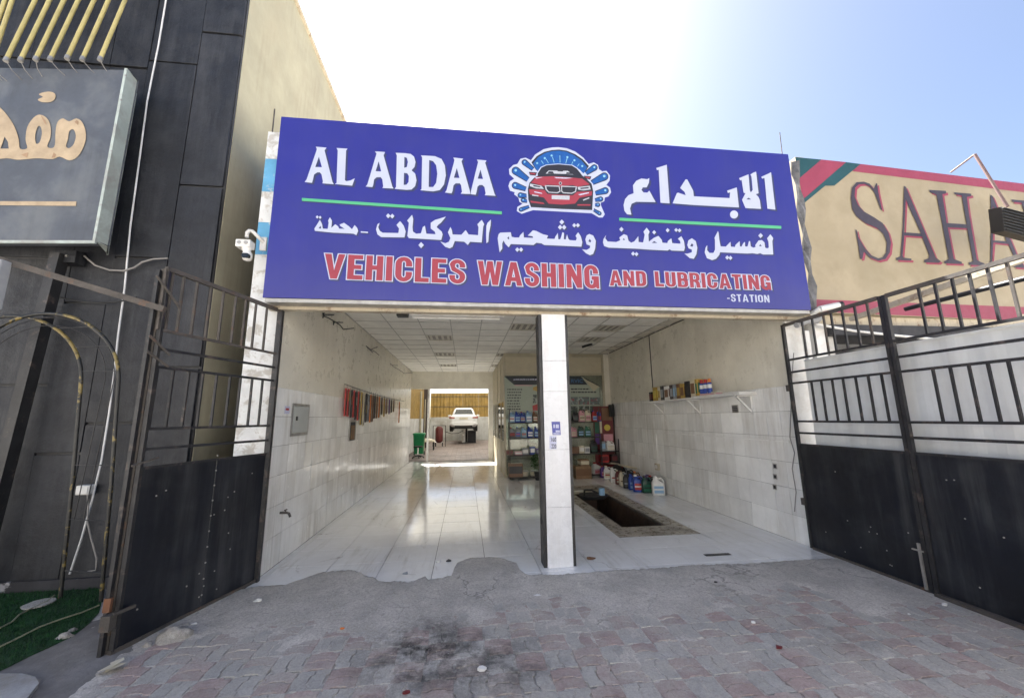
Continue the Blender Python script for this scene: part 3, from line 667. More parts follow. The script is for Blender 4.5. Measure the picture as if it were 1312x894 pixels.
GL = {
 'V': (.66, [[(0,1),(.215,1),(.33,.34),(.445,1),(.66,1),(.435,0),(.225,0)]]),
 'E': (.5, [[(0,0),(.5,0),(.5,hb),(st_,hb),(st_,.42),(.45,.42),(.45,.59),(st_,.59),(st_,1-hb),(.49,1-hb),(.49,1),(0,1)]]),
 'H': (W_, [[(0,0),(st_,0),(st_,.42),(W_-st_,.42),(W_-st_,0),(W_,0),(W_,1),(W_-st_,1),(W_-st_,.6),(st_,.6),(st_,1),(0,1)]]),
 'I': (st_, [[(0,0),(st_,0),(st_,1),(0,1)]]),
 'L': (.47, [[(0,0),(.47,0),(.47,hb),(st_,hb),(st_,1),(0,1)]]),
 'T': (.52, [[(.155,0),(.365,0),(.365,1-hb),(.52,1-hb),(.52,1),(0,1),(0,1-hb),(.155,1-hb)]]),
 'N': (.6, [[(0,0),(.19,0),(.19,.5),(.4,0),(.6,0),(.6,1),(.41,1),(.41,.5),(.2,1),(0,1)]]),
 'A': (.66, [[(0,0),(.205,0),(.24,.19),(.42,.19),(.455,0),(.66,0),(.44,1),(.22,1)], [(.27,.36),(.33,.72),(.39,.36)]]),
 'W': (.92, [[(0,1),(.2,1),(.275,.4),(.355,1),(.565,1),(.645,.4),(.72,1),(.92,1),(.76,0),(.55,0),(.46,.56),(.37,0),(.16,0)]]),
 'D': (W_, [rc_(0,0,W_,1,0,.24,.24,0), rc_(st_,hb,W_-st_,1-hb,0,.1,.1,0)]),
 'O': (.58, [rc_(0,0,.58,1,.26,.26,.26,.26), rc_(st_,hb,.58-st_,1-hb,.07,.07,.07,.07)]),
 'U': (W_, [rc_(0,0,W_,1,.25,.25,0,0)[:-2]+[(W_,1),(W_-st_,1)]+arc2(W_/2,.28,W_/2-st_,.13,0,-180)+[(st_,1),(0,1)]]),
 'C': (W_, [arc2(.28,.28,.28,.29,0,-180)+arc2(.28,.72,.28,.29,180,0)+[(W_,.62),(W_-st_,.62)]+arc2(.28,.74,.07,.1,0,180)+arc2(.28,.26,.07,.1,180,360)+[(W_-st_,.4),(W_,.4)]]),
 'G': (.58, [arc2(.28,.28,.28,.29,-62,-180)+arc2(.28,.72,.28,.29,180,0)+[(W_,.63),(W_-st_,.63)]+arc2(.28,.74,.07,.1,0,180)+arc2(.28,.26,.07,.1,180,360)+[(.36,.37),(.29,.37),(.29,.53),(.58,.53),(.58,0),(.47,0),(.455,.07)]]),
 'S': (.55, [arc2(.275,.27,.275,.28,0,-180)+[(0,.34),(.2,.34)]+arc2(.275,.25,.08,.09,180,360)+[(.355,.33),(.3,.4),(.08,.53)]+arc2(.275,.73,.275,.28,165,0)+[(.55,.67),(.35,.67)]+arc2(.275,.75,.08,.09,0,180)+[(.195,.69),(.25,.63),(.47,.49),(.54,.38)]]),
 'B': (.57, [rc_(0,0,.57,.55,0,.2,.12,0)[:-1]+rc_(0,.47,.55,1,0,.1,.2,0)[1:], rc_(st_,.15,.57-.2,.42,0,.08,.08,0), rc_(st_,.59,.55-.2,.85,0,.08,.08,0)]),
 'R': (.57, [[(0,0),(st_,0),(st_,.38),(.27,.38),(.34,.3),(.36,0),(.58,0),(.55,.33),(.48,.46)]+rc_(0,.47,.56,1,0,.12,.22,0)[1:], rc_(st_,.55,.36,.84,0,.08,.08,0)]),
 '-': (.3, [[(0,.34),(.3,.34),(.3,.5),(0,.5)]])}
def area(r_): return sum(a_[0]*b_[1]-b_[0]*a_[1] for a_, b_ in zip(r_, r_[1:]+r_[:1]))/2
def word_mesh(txt, off, gap=.1):
    cu = bpy.data.curves.new('w', 'CURVE'); cu.dimensions = '2D'; cu.fill_mode = 'BOTH'; cu.offset = off; x = 0
    for ch in txt:
        w_, rings = GL[ch]
        for k, r_ in enumerate(rings):
            r_ = [p for i, p in enumerate(r_) if (Vector(p)-Vector(r_[i-1])).length > .004]
            if (area(r_) > 0) == (k > 0): r_ = r_[::-1]
            sp = cu.splines.new('POLY'); sp.points.add(len(r_)-1); sp.use_cyclic_u = True
            for q, p in zip(sp.points, r_): q.co = (x+p[0], p[1], 0, 1)
        x += w_+gap
    o = bpy.data.objects.new('w', cu); COL.objects.link(o)
    dg = bpy.context.evaluated_depsgraph_get(); me = bpy.data.meshes.new_from_object(o.evaluated_get(dg))
    vs = [v.co.copy() for v in me.vertices]; fs = [tuple(p.vertices) for p in me.polygons]
    bpy.data.objects.remove(o); bpy.data.curves.remove(cu); bpy.data.meshes.remove(me)
    return vs, fs, x-gap
def word(name, txt, x0_, x1_, yb0, yb1, yt0, off, lift, m, dx=0, gap=.1, fill=1.0):
    vs, fs, w_ = word_mesh(txt, off, gap); bl, br, tl = SP(x0_+dx, yb0+dx, lift), SP(x1_+dx, yb1+dx, lift), SP(x0_+dx, yt0+dx, lift); tl.x = bl.x
    g = MB(); g.add([bl+(br-bl)*(v.x/w_)+(tl-bl)*v.y for v in vs], fs)
    o = mk(name, g, m, sg, fix=False)
    if sum(p.normal.y*p.area for p in o.data.polygons) > 0: o.data.flip_normals()
for (tx, x0_, x1_, yb0, yb1, yt0, e_) in (('VEHICLES', 414, 596, 356.5, 363.5, 324.8, .035), ('WASHING', 612, 768, 364.5, 369.8, 334, .035),
                                    ('AND', 781.5, 828.5, 366, 366.8, 346.5, .05), ('LUBRICATING', 840, 988.5, 366.8, 371.5, 347.8, .05)):
    word('red_word_shadow', tx, x0_, x1_, yb0, yb1, yt0, e_, .0015, M_sdark, 2.0)
    word('red_word_outline', tx, x0_, x1_, yb0, yb1, yt0, e_, .003, M_swhite)
    word('red_word', tx, x0_, x1_, yb0, yb1, yt0, 0.0, .0045, M_sred)
word('small_word', '-STATION', 932, 986.5, 386.3, 387.6, 376.6, -.012, .004, M_swhite)
# printed emblem: car in a splash
LL = lambda p: (640+p[0]/7.45, 170+p[1]/7.45)
def cap(x0_, y0_, x1_, y1_, w_, w2=None):
    w2 = w2 if w2 is not None else w_*.55; d = Vector((x1_-x0_, y1_-y0_)); L_ = d.length; d /= L_; n_ = Vector((-d.y, d.x)); out = []
    for k in range(9):
        a_ = PI/2+PI*k/8; out.append((x0_+d.x*w_*math.cos(a_)+n_.x*w_*math.sin(a_), y0_+d.y*w_*math.cos(a_)+n_.y*w_*math.sin(a_)))
    out += [(x1_-n_.x*w2, y1_-n_.y*w2), (x1_+n_.x*w2, y1_+n_.y*w2)]
    return out
em = mk('emblem', MB().poly([[SP(*LL(p), .002) for p in [(560,140),(640,150),(720,180),(800,240),(850,300),(900,285),(940,310),(950,350),(980,370),(1020,365),(1055,410),(1050,460),(1020,500),(1055,525),(1065,570),(1040,610),(1005,620),(1000,655),(965,670),(970,700),(1005,780),(985,810),(950,810),(880,770),(600,755),(320,740),(210,775),(165,750),(170,710),(220,680),(190,660),(180,620),(140,590),(145,570),(100,555),(85,510),(100,465),(140,440),(95,400),(90,350),(130,310),(170,300),(200,250),(250,240),(300,265),(340,210),(420,160),(500,142)]]], (0,-1,0)), M_swhite, sg, fix=False)
def el(shapes, m, lift, nm): return lay(nm, shapes, LL, m, em, lift)
dr = [(240,285,320,350,22),(155,365,272,450,32),(150,505,252,540,26),(200,598,262,605,20),(225,645,266,655,16),(205,735,285,705,14),(905,335,825,390,24),(1000,420,880,480,32),(1010,555,915,580,26),(965,635,912,645,18),(940,690,912,690,14),(955,772,895,735,12)]
dome = [(310,290),(360,230),(430,190),(500,172),(570,168),(640,178),(720,212),(790,260),(848,325),(810,385),(770,345),(700,318),(560,308),(450,312),(385,350),(355,365)]
for a_, b_, c_, d_, w_ in dr: el([[cap(a_, b_, c_, d_, w_+8, w_*.55+8)]], M_ink, .0030, 'splash_outline')
el([[[(x+(x-570)*.02, y-5) for x, y in dome]]], M_ink, .0033, 'dome_outline')
el([[cap(a_, b_, c_, d_, w_)] for a_, b_, c_, d_, w_ in dr]+[[[(570+(x-570)*.965, y+6) for x, y in dome]]], M_scyan, .0042, 'splash')
el([[circ(a_, b_-4, w_*.4, 8)] for a_, b_, c_, d_, w_ in dr]+[[circ(a_, b_, 10, 8)] for a_, b_ in ((360,292),(432,245),(497,220),(648,235),(715,265),(790,320))]+
   [[cap(a_, b_, c_, d_, 3, 2)] for a_, b_, c_, d_ in ((400,270,420,300),(445,255,468,292),(505,235,522,288),(576,220,578,288),(646,245,632,295),(700,280,688,305),(760,300,742,325))], M_slite, .0048, 'droplet')
body = [(285,480),(330,432),(366,412),(365,390),(400,335),(450,312),(560,303),(690,314),(740,345),(790,410),(830,440),(880,490),(895,560),(885,740),(600,730),(300,712),(275,640),(270,540)]
el([[[(580+(x-580)*1.045, 520+(y-520)*1.03) for x, y in body]]], M_swhite, .0052, 'car_halo')
el([[body], [[(280,375),(357,380),(345,412),(290,405)]], [[(803,412),(877,418),(865,450),(820,440)]]], M_ink, .0058, 'car_silhouette')
el([[[(300,478),(350,422),(520,417),(640,425),(790,440),(862,495),(745,518),(700,502),(600,508),(585,522),(570,505),(450,498),(430,513)]],
    [[(280,540),(430,548),(455,585),(560,592),(700,600),(740,565),(885,560),(880,600),(765,622),(722,678),(600,688),(468,678),(425,622),(290,590)]],
    [[(295,650),(420,668),(430,684),(300,668)]], [[(745,684),(870,684),(868,698),(742,697)]], [[(290,385),(345,388),(338,402),(296,398)]], [[(815,420),(866,425),(858,440),(825,434)]]], M_sred, .0064, 'car_panel')
el([[[(290,487),(400,508),(425,538),(350,533),(290,512)]], [[(745,520),(862,508),(870,543),(800,553),(752,545)]], [[(498,598),(670,602),(668,642),(498,635)]], [[(440,392),(470,362),(650,366),(705,402),(640,396),(520,392)]],
    [[(432,503),(572,508),(583,562),(555,579),(468,573),(440,545)]], [[(588,508),(740,514),(730,566),(690,584),(608,579),(590,562)]], [circ(581, 484, 15, 12)], [[(310,590),(370,600),(372,610),(312,602)]], [[(795,640),(855,618),(858,628),(800,650)]]], mat('emblem_grey_print', (0.42, 0.44, 0.5), 0.45, var=0.1, scale=60), .0070, 'car_trim')
el([[[(446,513),(565,517),(573,558),(550,570),(472,565),(452,541)]], [[(596,517),(728,522),(720,561),(686,575),(612,570),(598,559)]], [circ(581, 484, 10, 12)], [[(320,500),(385,512),(392,524),(325,514)]], [[(770,528),(850,520),(852,532),(775,540)]],
    [[(470,370),(510,372),(520,392),(460,390)]], [[(640,378),(690,384),(698,398),(636,394)]], [[(550,360),(610,362),(605,372),(555,370)]]], M_ink, .0076, 'car_shade')
el([[[(340,430),(420,425),(350,440)]], [[(520,425),(700,432),(640,440),(540,436)]], [[(330,560),(400,575),(410,585),(335,572)]], [[(750,590),(850,570),(855,578),(770,600)]]], m_stkw, .0082, 'car_gleam')

# ================================================================== SAHARA SIGN (right)
ang = math.radians(2.4); P0 = YP(1045, 400, -.02); nS = Vector((math.sin(ang)*1, -math.cos(ang), 0)); nS = Vector((-(-math.sin(ang)), -math.cos(ang), 0))
def HP(px, py, l=0): 
    return PL(px, py, P0+nS*l, nS)
sh = thing('neighbour_sign', 'tan fascia sign with crimson bands and large dark serif letters SAHA', 'sign', P0)
def hlay(name, shapes, f, m, lift, dx=0, dy=0):
    g = MB()
    for s_ in shapes: g.poly([[HP(f(p)[0]+dx, f(p)[1]+dy, lift) for p in ring] for ring in s_], nS)
    return mk(name, g, m, sh, fix=False)
I = lambda p: p
g = MB(); g.poly([[HP(1019,201), HP(1470,255), HP(1470,418), HP(1045,400)]], nS, .12); mk('board', g, M_tan, sh)
S6 = lambda p: (960+p[0]/2.98, 130+p[1]/2.98)
S8 = lambda p: (1070+p[0]/5.4215, 200+p[1]/5.4215)
hlay('band', [[[(1102.6,210.2),(1470,254.5),(1470,266),(1092,219.5)]], [[(1045.5,383.5),(1470,399),(1470,418),(1046,399)]]], I, M_crim, .003)
hlay('corner_stripe', [[[S6(p) for p in [(275,222),(370,232),(205,375),(190,295)]]]], I, M_crim, .003)
hlay('corner_stripe', [[[S6(p) for p in [(175,213),(275,222),(190,295)]]], [[S6(p) for p in [(370,232),(425,239),(325,322),(290,322),(210,388),(205,375)]]]], I, M_teal, .004)
SA = [
 [[(292,190),(285,190),(268,228),(240,192),(200,178),(150,182),(118,220),(110,290),(120,370),(150,420),(210,465),(290,500),(335,540),(360,600),(355,670),(330,703),(300,710),(250,688),(205,635),(160,560),(150,512),(142,512),(165,640),(175,715),(190,712),(200,665),(240,705),(300,727),(350,715),(380,670),(388,600),(370,530),(330,465),(270,425),(200,385),(160,340),(135,280),(140,220),(165,197),(205,194),(240,212),(275,255),(318,372),(327,375),(300,250)]],
 [[(480,208),(492,215),(700,705),(735,730),(720,742),(620,738),(618,722),(650,710),(655,690),(605,560),(480,552),(468,690),(475,705),(530,712),(530,727),(425,722),(425,708),(455,695),(470,500)], [(490,300),(478,530),(598,538)]],
 [[(655,235),(770,242),(772,260),(745,265),(775,465),(915,475),(880,275),(830,265),(828,252),(945,262),(947,278),(915,285),(930,400),(985,720),(1010,735),(1038,745),(1036,760),(930,755),(930,740),(960,728),(918,502),(782,495),(825,715),(880,735),(880,750),(760,745),(758,730),(790,715),(745,470),(705,270),(658,250)]],
 [[(1080,268),(1095,280),(1265,690),(1312,760),(1312,778),(1240,770),(1245,755),(1260,735),(1205,612),(1100,600),(1088,740),(1110,750),(1110,765),(1062,755),(1080,730),(1085,480)], [(1095,345),(1095,585),(1192,592)]],
 [[(1228,302),(1420,320),(1420,336),(1345,335),(1430,640),(1390,640),(1295,325),(1230,318)]]]
hlay('letter_outline', SA, S8, M_crim, .006, 2.6, 2.4); hlay('letter', SA, S8, M_navy, .009)
# crumpled dark flashing between the two signs
fl_ = MB()
pts = [YP(1014,203,-.05), YP(1024,215,-.02), YP(1030,300,0), YP(1046,402,0), YP(1040,402,-.08), YP(1026,310,-.1), YP(1020,250,-.04)]
for k in range(12):
    t0, t1 = k/12, (k+1)/12
    def lr(t_, o_): 
        a_ = YP(1012.5+26*t_, 203+195*t_, -.1); a_.x += .05+o_; a_.y = -.06+.03*math.sin(t_*23+o_*40)
        return a_
    for s_ in range(3):
        a0, a1, b0, b1 = lr(t0, s_*.035), lr(t1, s_*.035), lr(t0, s_*.035+.035), lr(t1, s_*.035+.035)
        fl_.add([a0, b0, b1, a1], [(0,1,2,3)])
m_tarp = mat('crumpled_grey_sheet', (0.16, 0.16, 0.165), 0.6, var=0.3, scale=8, bump=0.8, bscale=25)
solo('flashing_strip', fl_, m_tarp, 'crumpled dark grey sheet hanging in the gap between the blue and tan signs', 'sheet')
# roof whiskers
for (a_, b_, c_, d_, r_, lb) in ((999,170,1003,199,.006,'thin upright rod above the right end of the blue sign'), (613,158,615,170,.006,'short wire sprig above the middle of the blue sign'), (352,140,349,163,.008,'rusty bar sticking up from the left pier top')):
    solo('rebar_rod', MB().tube([YP(a_, b_, .05), YP(c_, d_+6, .05)], r_, 6), M_rust, lb, 'rod')

# ================================================================== LEFT NEIGHBOUR (black facade, cream flank)
nb = thing('neighbour_building', 'tall neighbouring building with black clad front and weathered cream side wall', 'building', (-5, .2, 0))
HB = 8.5
mk('side_wall', MB().box(-9.5, .22, 0, -2.9, 14, HB), M_cream, nb)
mk('black_wall', MB().box(-9.5, .19, 0, -2.905, .218, HB+.15), M_black, nb)
mk('roof_edge', MB().box(-9.5, .22, HB, -2.86, 14, HB+.08), M_beam, nb)
xj = YP(242, 150, .15).x
z1, z2, z3 = YP(290, 43, .15).z, YP(252, 237, .15).z, YP(232, 80, .15).z
cols = [(-2.91, xj, [0.0, 0.9, YP(258, 470, .15).z, z2-.0, z1, HB+.14]), (xj, xj-.55, [0.0, 1.6, YP(200, 330, .15).z, z3, z3+1.7, HB+.14]),
        (xj-.55, -4.35, [0, 1.3, 2.9, 5.9, HB+.14]), (-4.35, -5.2, [0, 2.0, 3.4, 5.9, HB+.14]), (-5.2, -6.4, [0, 2.2, 3.4, 5.9, HB+.14]), (-6.4, -8, [0, 2.2, 3.4, 5.9, HB+.14]), (-8, -9.5, [0, 2.2, 5.9, HB+.14])]
for xa_, xb_, zz in cols:
    for k in range(len(zz)-1):
        dy = random.uniform(0, .014)
        mk('cladding_panel', B(xb_+.004, .15+dy, zz[k]+.006, xa_-.003, .186, zz[k+1]-.02), M_black2, nb, bevel=.004)
# chipped white band at the foot of the black front
mk('skirting', B(-9.5, .12, 0, -2.93, .146, .11), mat('chipped_skirting', (0.03, 0.03, 0.035), 0.8, var=0.2, col2=(0.3, 0.3, 0.32), cs=7, cth=(0.6, 0.66)), nb)

# grey sign with peach arabic letters
an = math.radians(5); A0 = YP(125, 308, -.24); dl = Vector((-math.cos(an), math.sin(an), 0)); nL = Vector((-math.sin(an), -math.cos(an), 0)); 
def GP(px, py, l=0): return PL(px, py, A0+nL*l, nL)
xrt = GP(143, 200)
gs = thing('grey_sign', 'weathered grey sign board with peach Arabic lettering on the black neighbour building', 'sign', A0)
b_ = Vector((A0.x, A0.y, 0)); zt_ = GP(163, 90).z; zb2 = GP(125, 308).z
b_ = Vector((xrt.x, xrt.y, 0))
q = b_+dl*3.2
g = MB(); th_ = -nL*.14
v = [Vector((p.x, p.y, z_)) for z_ in (zb2, zt_) for p in (b_, q, q+th_, b_+th_)]
g.add(v, [(0,1,2,3),(7,6,5,4),(0,4,5,1),(1,5,6,2),(2,6,7,3)]); mk('board', g, M_gsign, gs)
bk = (YP(176, 103, .1).x+YP(140, 312, .1).x)/2
def side(o_, y_): return [Vector((o_.x, o_.y, 0)), Vector((bk, y_, 0))]
f0 = b_+nL*.006-dl*.004; r0_ = Vector((bk, .12, 0))
g = MB(); v = [Vector((p.x, p.y, z_)) for z_ in (zb2-.01, zt_+.01) for p in (f0, r0_, r0_+Vector((-.02, 0, 0)), b_+th_+dl*.02)]
g.add(v, [(0,1,2,3),(7,6,5,4),(0,4,5,1),(1,5,6,2),(2,6,7,3),(3,7,4,0)]); mk('side_sheet', g, M_aqua, gs)
mk('metal_edge', MB().bar(Vector((f0.x, f0.y, zb2-.01))+nL*.004+dl*.012, Vector((f0.x, f0.y, zt_+.01))+nL*.004+dl*.012, .026, .008, (0,1,0)), M_aqua, gs)
for k in range(7):
    z_ = zb2+.08+(zt_-zb2-.16)*k/6; c_ = b_+nL*.008; c_.z = z_
    mk('rivet', MB().tube([c_-dl*0.0, c_+nL*.006], .012, 8), M_galv, gs)
mk('bottom_lip', MB().bar(Vector((b_.x, b_.y, zb2-.02))+nL*.0-Vector((0,0,0)), Vector((q.x, q.y, zb2-.02)), .02, .03), M_aqua, gs)
GG = lambda p: (p[0]/3.725, 80+p[1]/3.725)
def glay(name, shapes, m, lift):
    g = MB()
    for s_ in shapes: g.poly([[GP(*GG(p), lift) for p in (smooth(ring, 3) if len(ring) > 5 else ring)] for ring in s_], nL)
    return mk(name, g, m, gs, fix=False)
glay('lettering', [[[(-90,380),(-60,250),(-20,205),(0,215),(40,260),(70,310),(90,370),(95,412),(130,410),(122,370),(130,310),(160,265),(190,250),(225,268),(242,310),(240,360),(225,400),(245,410),(262,395),(265,330),(275,285),(300,268),(330,282),(365,268),(395,290),(410,345),(400,400),(370,450),(330,468),(285,450),(250,462),(180,458),(130,462),(80,465),(30,458),(-80,462)],
    [(182,305),(168,345),(172,388),(190,380),(200,340),(195,310)], [(350,320),(330,330),(325,365),(315,400),(330,410),(352,390),(362,350)], [(2,412),(42,412),(38,380),(22,355),(12,385)]],
    [[(185,152),(230,140),(262,150),(262,175),(240,190),(200,190),(180,178),(205,165)]]], M_peach, .006)
mps = mat('peach_shade_print', (0.34, 0.22, 0.13), 0.6, var=0.1)
glay('brush_mark', [[[(196,252),(216,278),(222,300),(212,290),(200,268)]], [[(355,285),(372,300),(376,285),(366,275)]], [[(100,440),(135,430),(128,455)]], [[(268,440),(262,455),(246,456),(256,430)]]], mps, .009)
glay('gold_line', [[[(-200,662),(365,664),(362,685),(-200,680)]]], M_peach, .006)

# yellow tubes above the grey sign
tb = [(-55,225,20,0), (-28,225,47,0), (25,228,135,0), (80,228,190,0), (138,225,245,0), (193,225,300,0), (258,220,360,0), (316,225,415,0), (383,225,478,0)]
ordn = ['first', 'second', 'third', 'fourth', 'fifth', 'sixth', 'seventh', 'eighth', 'ninth', 'tenth', 'eleventh', 'twelfth', 'thirteenth', 'fourteenth', 'fifteenth', 'sixteenth', 'seventeenth', 'eighteenth', 'nineteenth', 'twentieth', 'twenty-first', 'twenty-second', 'twenty-third', 'twenty-fourth', 'twenty-fifth', 'twenty-sixth']
for k, (a_, b2, c_, d_) in enumerate(tb):
    lo = YP(a_/2.98, b2/2.98, -.30); dxx, dyy = (c_-a_)/(b2-d_), 1
    hi = YP((c_+dxx*180)/2.98, (d_-180)/2.98, 0.10)
    t = thing('yellow_tube', 'slanting yellow tube above the grey sign, %s from the right' % ordn[8-k], 'tube', lo, 'row of slanting yellow tubes above the grey sign')
    mk('tube', MB().tube([lo, hi], .019, 10), M_ypipe, t)
    mk('end_cap', MB().tube([lo-(hi-lo).normalized()*.03, lo+(hi-lo).normalized()*.02], .022, 10), M_galv, t)
    s_ = random.uniform(-.12, .12)
    mk('lead_wire', MB().tube([lo+Vector((0,0,-.02)), lo+Vector((s_*.3, .06, -.07)), lo+Vector((s_*.6, .16, -.1)), Vector((lo.x+s_*.8, .08, lo.z-.16))], .004, 5), M_gwire, t)

# white cable down the black front
cps = [YP(x, y, .12) for x, y in ((218,-40),(213,0),(203,60),(190,130),(177,215),(168,290),(160,370),(152,430),(146,480),(139,530),(130,590),(118,640),(104,690),(88,735))]
cps = [p+Vector((random.gauss(0,.006), 0, 0)) for p in cps]
solo('white_cable', MB().tube(cps, .009, 6), M_wwire, 'long white cable running down the black cladding to the ground', 'cable')
solo('grey_cable', MB().tube([YP(x, y, .10) for x, y in ((108,328),(122,340),(140,346),(158,347),(172,343),(182,336),(196,332),(215,331))], .01, 6), M_gwire, 'thick grey cable sagging from the bracket box to the gate post top', 'cable')
solo('grey_cable', MB().tube([YP(x, y, .10) for x, y in ((60,372),(78,381),(100,386),(125,388),(150,387),(175,381))], .008, 6), M_wire, 'thin dark cable sagging below the brown beam', 'cable')
solo('grey_cable', MB().tube([YP(x, y, .09) for x, y in ((112,628),(113,650),(112,668),(117,690),(124,715),(123,730),(112,732))], .008, 6), M_gwire, 'grey cable looping down below the small junction box', 'cable')
jb = thing('junction_box', 'small white junction box on the black wall beside the gate post', 'electrical box', YP(110, 627, .09))
p = YP(110, 627, .1); mk('box', B(p.x-.06, .06, p.z-.045, p.x+.06, .145, p.z+.045), M_white2, jb, bevel=.008); mk('lid', B(p.x-.05, .054, p.z-.036, p.x+.05, .059, p.z+.036), M_white2, jb, bevel=.003)
# dark leaning post with box
pt0, pt1 = YP(77, 326, .02), YP(-8, 640, .02)
lp = thing('black_post', 'tall black square post leaning against the black neighbour wall', 'post', pt1)
mk('post', MB().bar(pt0, pt1+Vector((-.02,0,-1.0)), .09, .11, (0,1,0)), M_steel, lp)
p = YP(93, 331, .08); mk('bracket_box', B(p.x-.13, .02, p.z-.07, p.x+.08, .145, p.z+.07), M_black2, lp, bevel=.005); mk('bolt', MB().tube([(p.x, .02, p.z), (p.x, .008, p.z)], .012, 8), M_galv, lp)
# arches
def archth(pxb, radius, zs_, label, yb_):
    base = ZP(*pxb); cx_ = base.x-radius
    t = thing('garden_arch', label, 'arch', (cx_, base.y, 0), 'striped metal arches on the green turf')
    c_ = Vector((cx_, base.y, zs_))
    pts = [Vector((base.x, base.y, 0)), Vector((base.x+.01, base.y, zs_*.5))]+arc(c_, radius, 0, PI, 28)+[Vector((cx_-radius, base.y, 0))]
    pts = [Vector((p.x-.075*p.z, p.y, p.z)) for p in pts]
    mk('hoop', MB().tube(pts, .016, 10), M_arch, t)
    return t, c_, base
M_arch = mat('black_yellow_striped_pipe', (0.02, 0.02, 0.018), 0.45, var=0.2, scale=8, col2=(0.22, 0.165, 0.05), cs=6, cth=(0.53, 0.58))
b1 = ZP(129, 772)
t1, c1, b1 = archth((129, 772), 0.67, YP(75, 402, b1.y).z-0.67, 'front hoop arch of black and yellow striped pipe on the green turf', 0)
b2 = ZP(77, 768)
t2, c2, b2_ = archth((77, 768), 0.66, YP(20, 405, b2.y).z-0.66, 'rear hoop arch of dark pipe behind the striped one on the green turf', 0)
for k, a_ in enumerate((0.15, 0.55, 0.95, 1.35)):
    pA = c1+Vector((math.cos(a_)*.67, 0, math.sin(a_)*.67)); pB = c2+Vector((math.cos(a_)*.66, 0, math.sin(a_)*.66)); pA.x -= .075*pA.z; pB.x -= .075*pB.z
    mk('tie_rod', MB().tube([pA, pB], .005, 6), M_steel, t1)
for z_ in (.25, .7, 1.2):
    mk('tie_rod', MB().tube([(b1.x-.075*z_, b1.y, z_), (b2_.x-.075*z_, b2_.y, z_)], .005, 6), M_steel, t1)
for r_ in (.58, .5):
    cc = (c1+c2)/2; mk('inner_hoop', MB().tube([cc+Vector((r_, 0, -1.3))]+arc(cc, r_+.06, 0, PI, 20), .004, 6), M_steel, t2)
# turf
tp = [ZP(x, y, .012) for x, y in ((-260,800),(-200,765),(0,758),(128,747),(133,760),(127,784),(112,800),(92,815),(60,829),(40,838),(20,848),(0,858),(-60,905),(-200,1000))]
g = MB(); g.poly([tp], (0,0,1), .02); o = mk('turf_mat', g, M_turf); o['label'] = 'mat of green artificial turf at the foot of the black building'; o['category'] = 'turf mat'
bl = MB()
xs_ = [p.x for p in tp]; ys_ = [p.y for p in tp]
def inpoly(x, y, P_):
    c_ = False
    for i in range(len(P_)):
        a_, b3 = P_[i], P_[i-1]
        if (a_.y > y) != (b3.y > y) and x < (b3.x-a_.x)*(y-a_.y)/(b3.y-a_.y)+a_.x: c_ = not c_
    return c_
cnt = 0
while cnt < 26000:
    x = random.uniform(-5.2, -2.3); y = random.uniform(-1.9, .2)
    cnt += 1
    if not inpoly(x, y, tp): continue
    a_ = random.uniform(0, PI); h_ = random.uniform(.012, .03); c_, s_ = math.cos(a_)*.004, math.sin(a_)*.004
    bl.add([(x-c_, y-s_, .011), (x+c_, y+s_, .011), (x+random.gauss(0,.006), y+random.gauss(0,.006), .012+h_)], [(0,1,2)])
o = mk('turf_pile', bl, M_turf, bpy.data.objects['turf_mat'], fix=False); o['kind'] = 'stuff'
for pts_, lb in ((((0,804),(14,797),(25,787),(40,779),(60,770),(70,762)), 'pale cord lying across the far part of the green turf'), (((0,828),(25,816),(50,803),(80,792),(105,784),(127,775)), 'pale cord lying along the front of the green turf')):
    solo('ground_cord', MB().tube([ZP(x, y, .028)+Vector((0, random.gauss(0,.004), 0)) for x, y in pts_], .006, 6), mat('pale_cord', (0.3, 0.3, 0.2), 0.8), lb, 'cord')
g = MB(); pc_ = ZP(50, 772, .03); g.poly([[pc_+Vector((.1*math.cos(a_/12*2*PI)*(1+.1*math.sin(a_*3)), .11*math.sin(a_/12*2*PI), 0)) for a_ in range(12)]], (0,0,1), .01)
solo('cement_lump', g, M_apron, 'flat grey disc of cement at the foot of the dark rear arch', 'cement patch')
# kerb slab at the far left bottom
g = MB(); g.poly([[ZP(x, y, .03) for x, y in ((-150,905),(0,862),(28,862),(45,866),(50,874),(35,893),(20,920),(-150,1000))]], (0,0,1), .08)
solo('cement_slab', g, mat('pale_cement', (0.34, 0.34, 0.34), 0.85, bump=0.5, bscale=40, col2=(0.24, 0.23, 0.2), cs=5), 'pale broken cement slab at the bottom left in front of the turf', 'slab', bevel=.01)
# cement shoulder between turf and gate
g = MB(); vs = []; fs = []; NXs, NYs = 50, 50
for i in range(NXs+1):
    for j in range(NYs+1):
        x = -4.6+2.35*i/NXs; y = -2.9+3.0*j/NYs
        vs.append((x, y, (.004 if x < -2.42 else .004-.16*(x+2.42))+.010*mn.noise(Vector((x*2, y*2, 9)))+.004*mn.noise(Vector((x*11, y*11, 3)))))
for i in range(NXs):
    for j in range(NYs): a_ = i*(NYs+1)+j; fs.append((a_, a_+NYs+1, a_+NYs+2, a_+1))
g.add(vs, fs, True); struct('verge', g, mat('dirty_cement', (0.2, 0.19, 0.18), 0.9, var=0.2, scale=3, bump=0.6, bscale=30, col2=(0.13, 0.12, 0.11), cs=2))

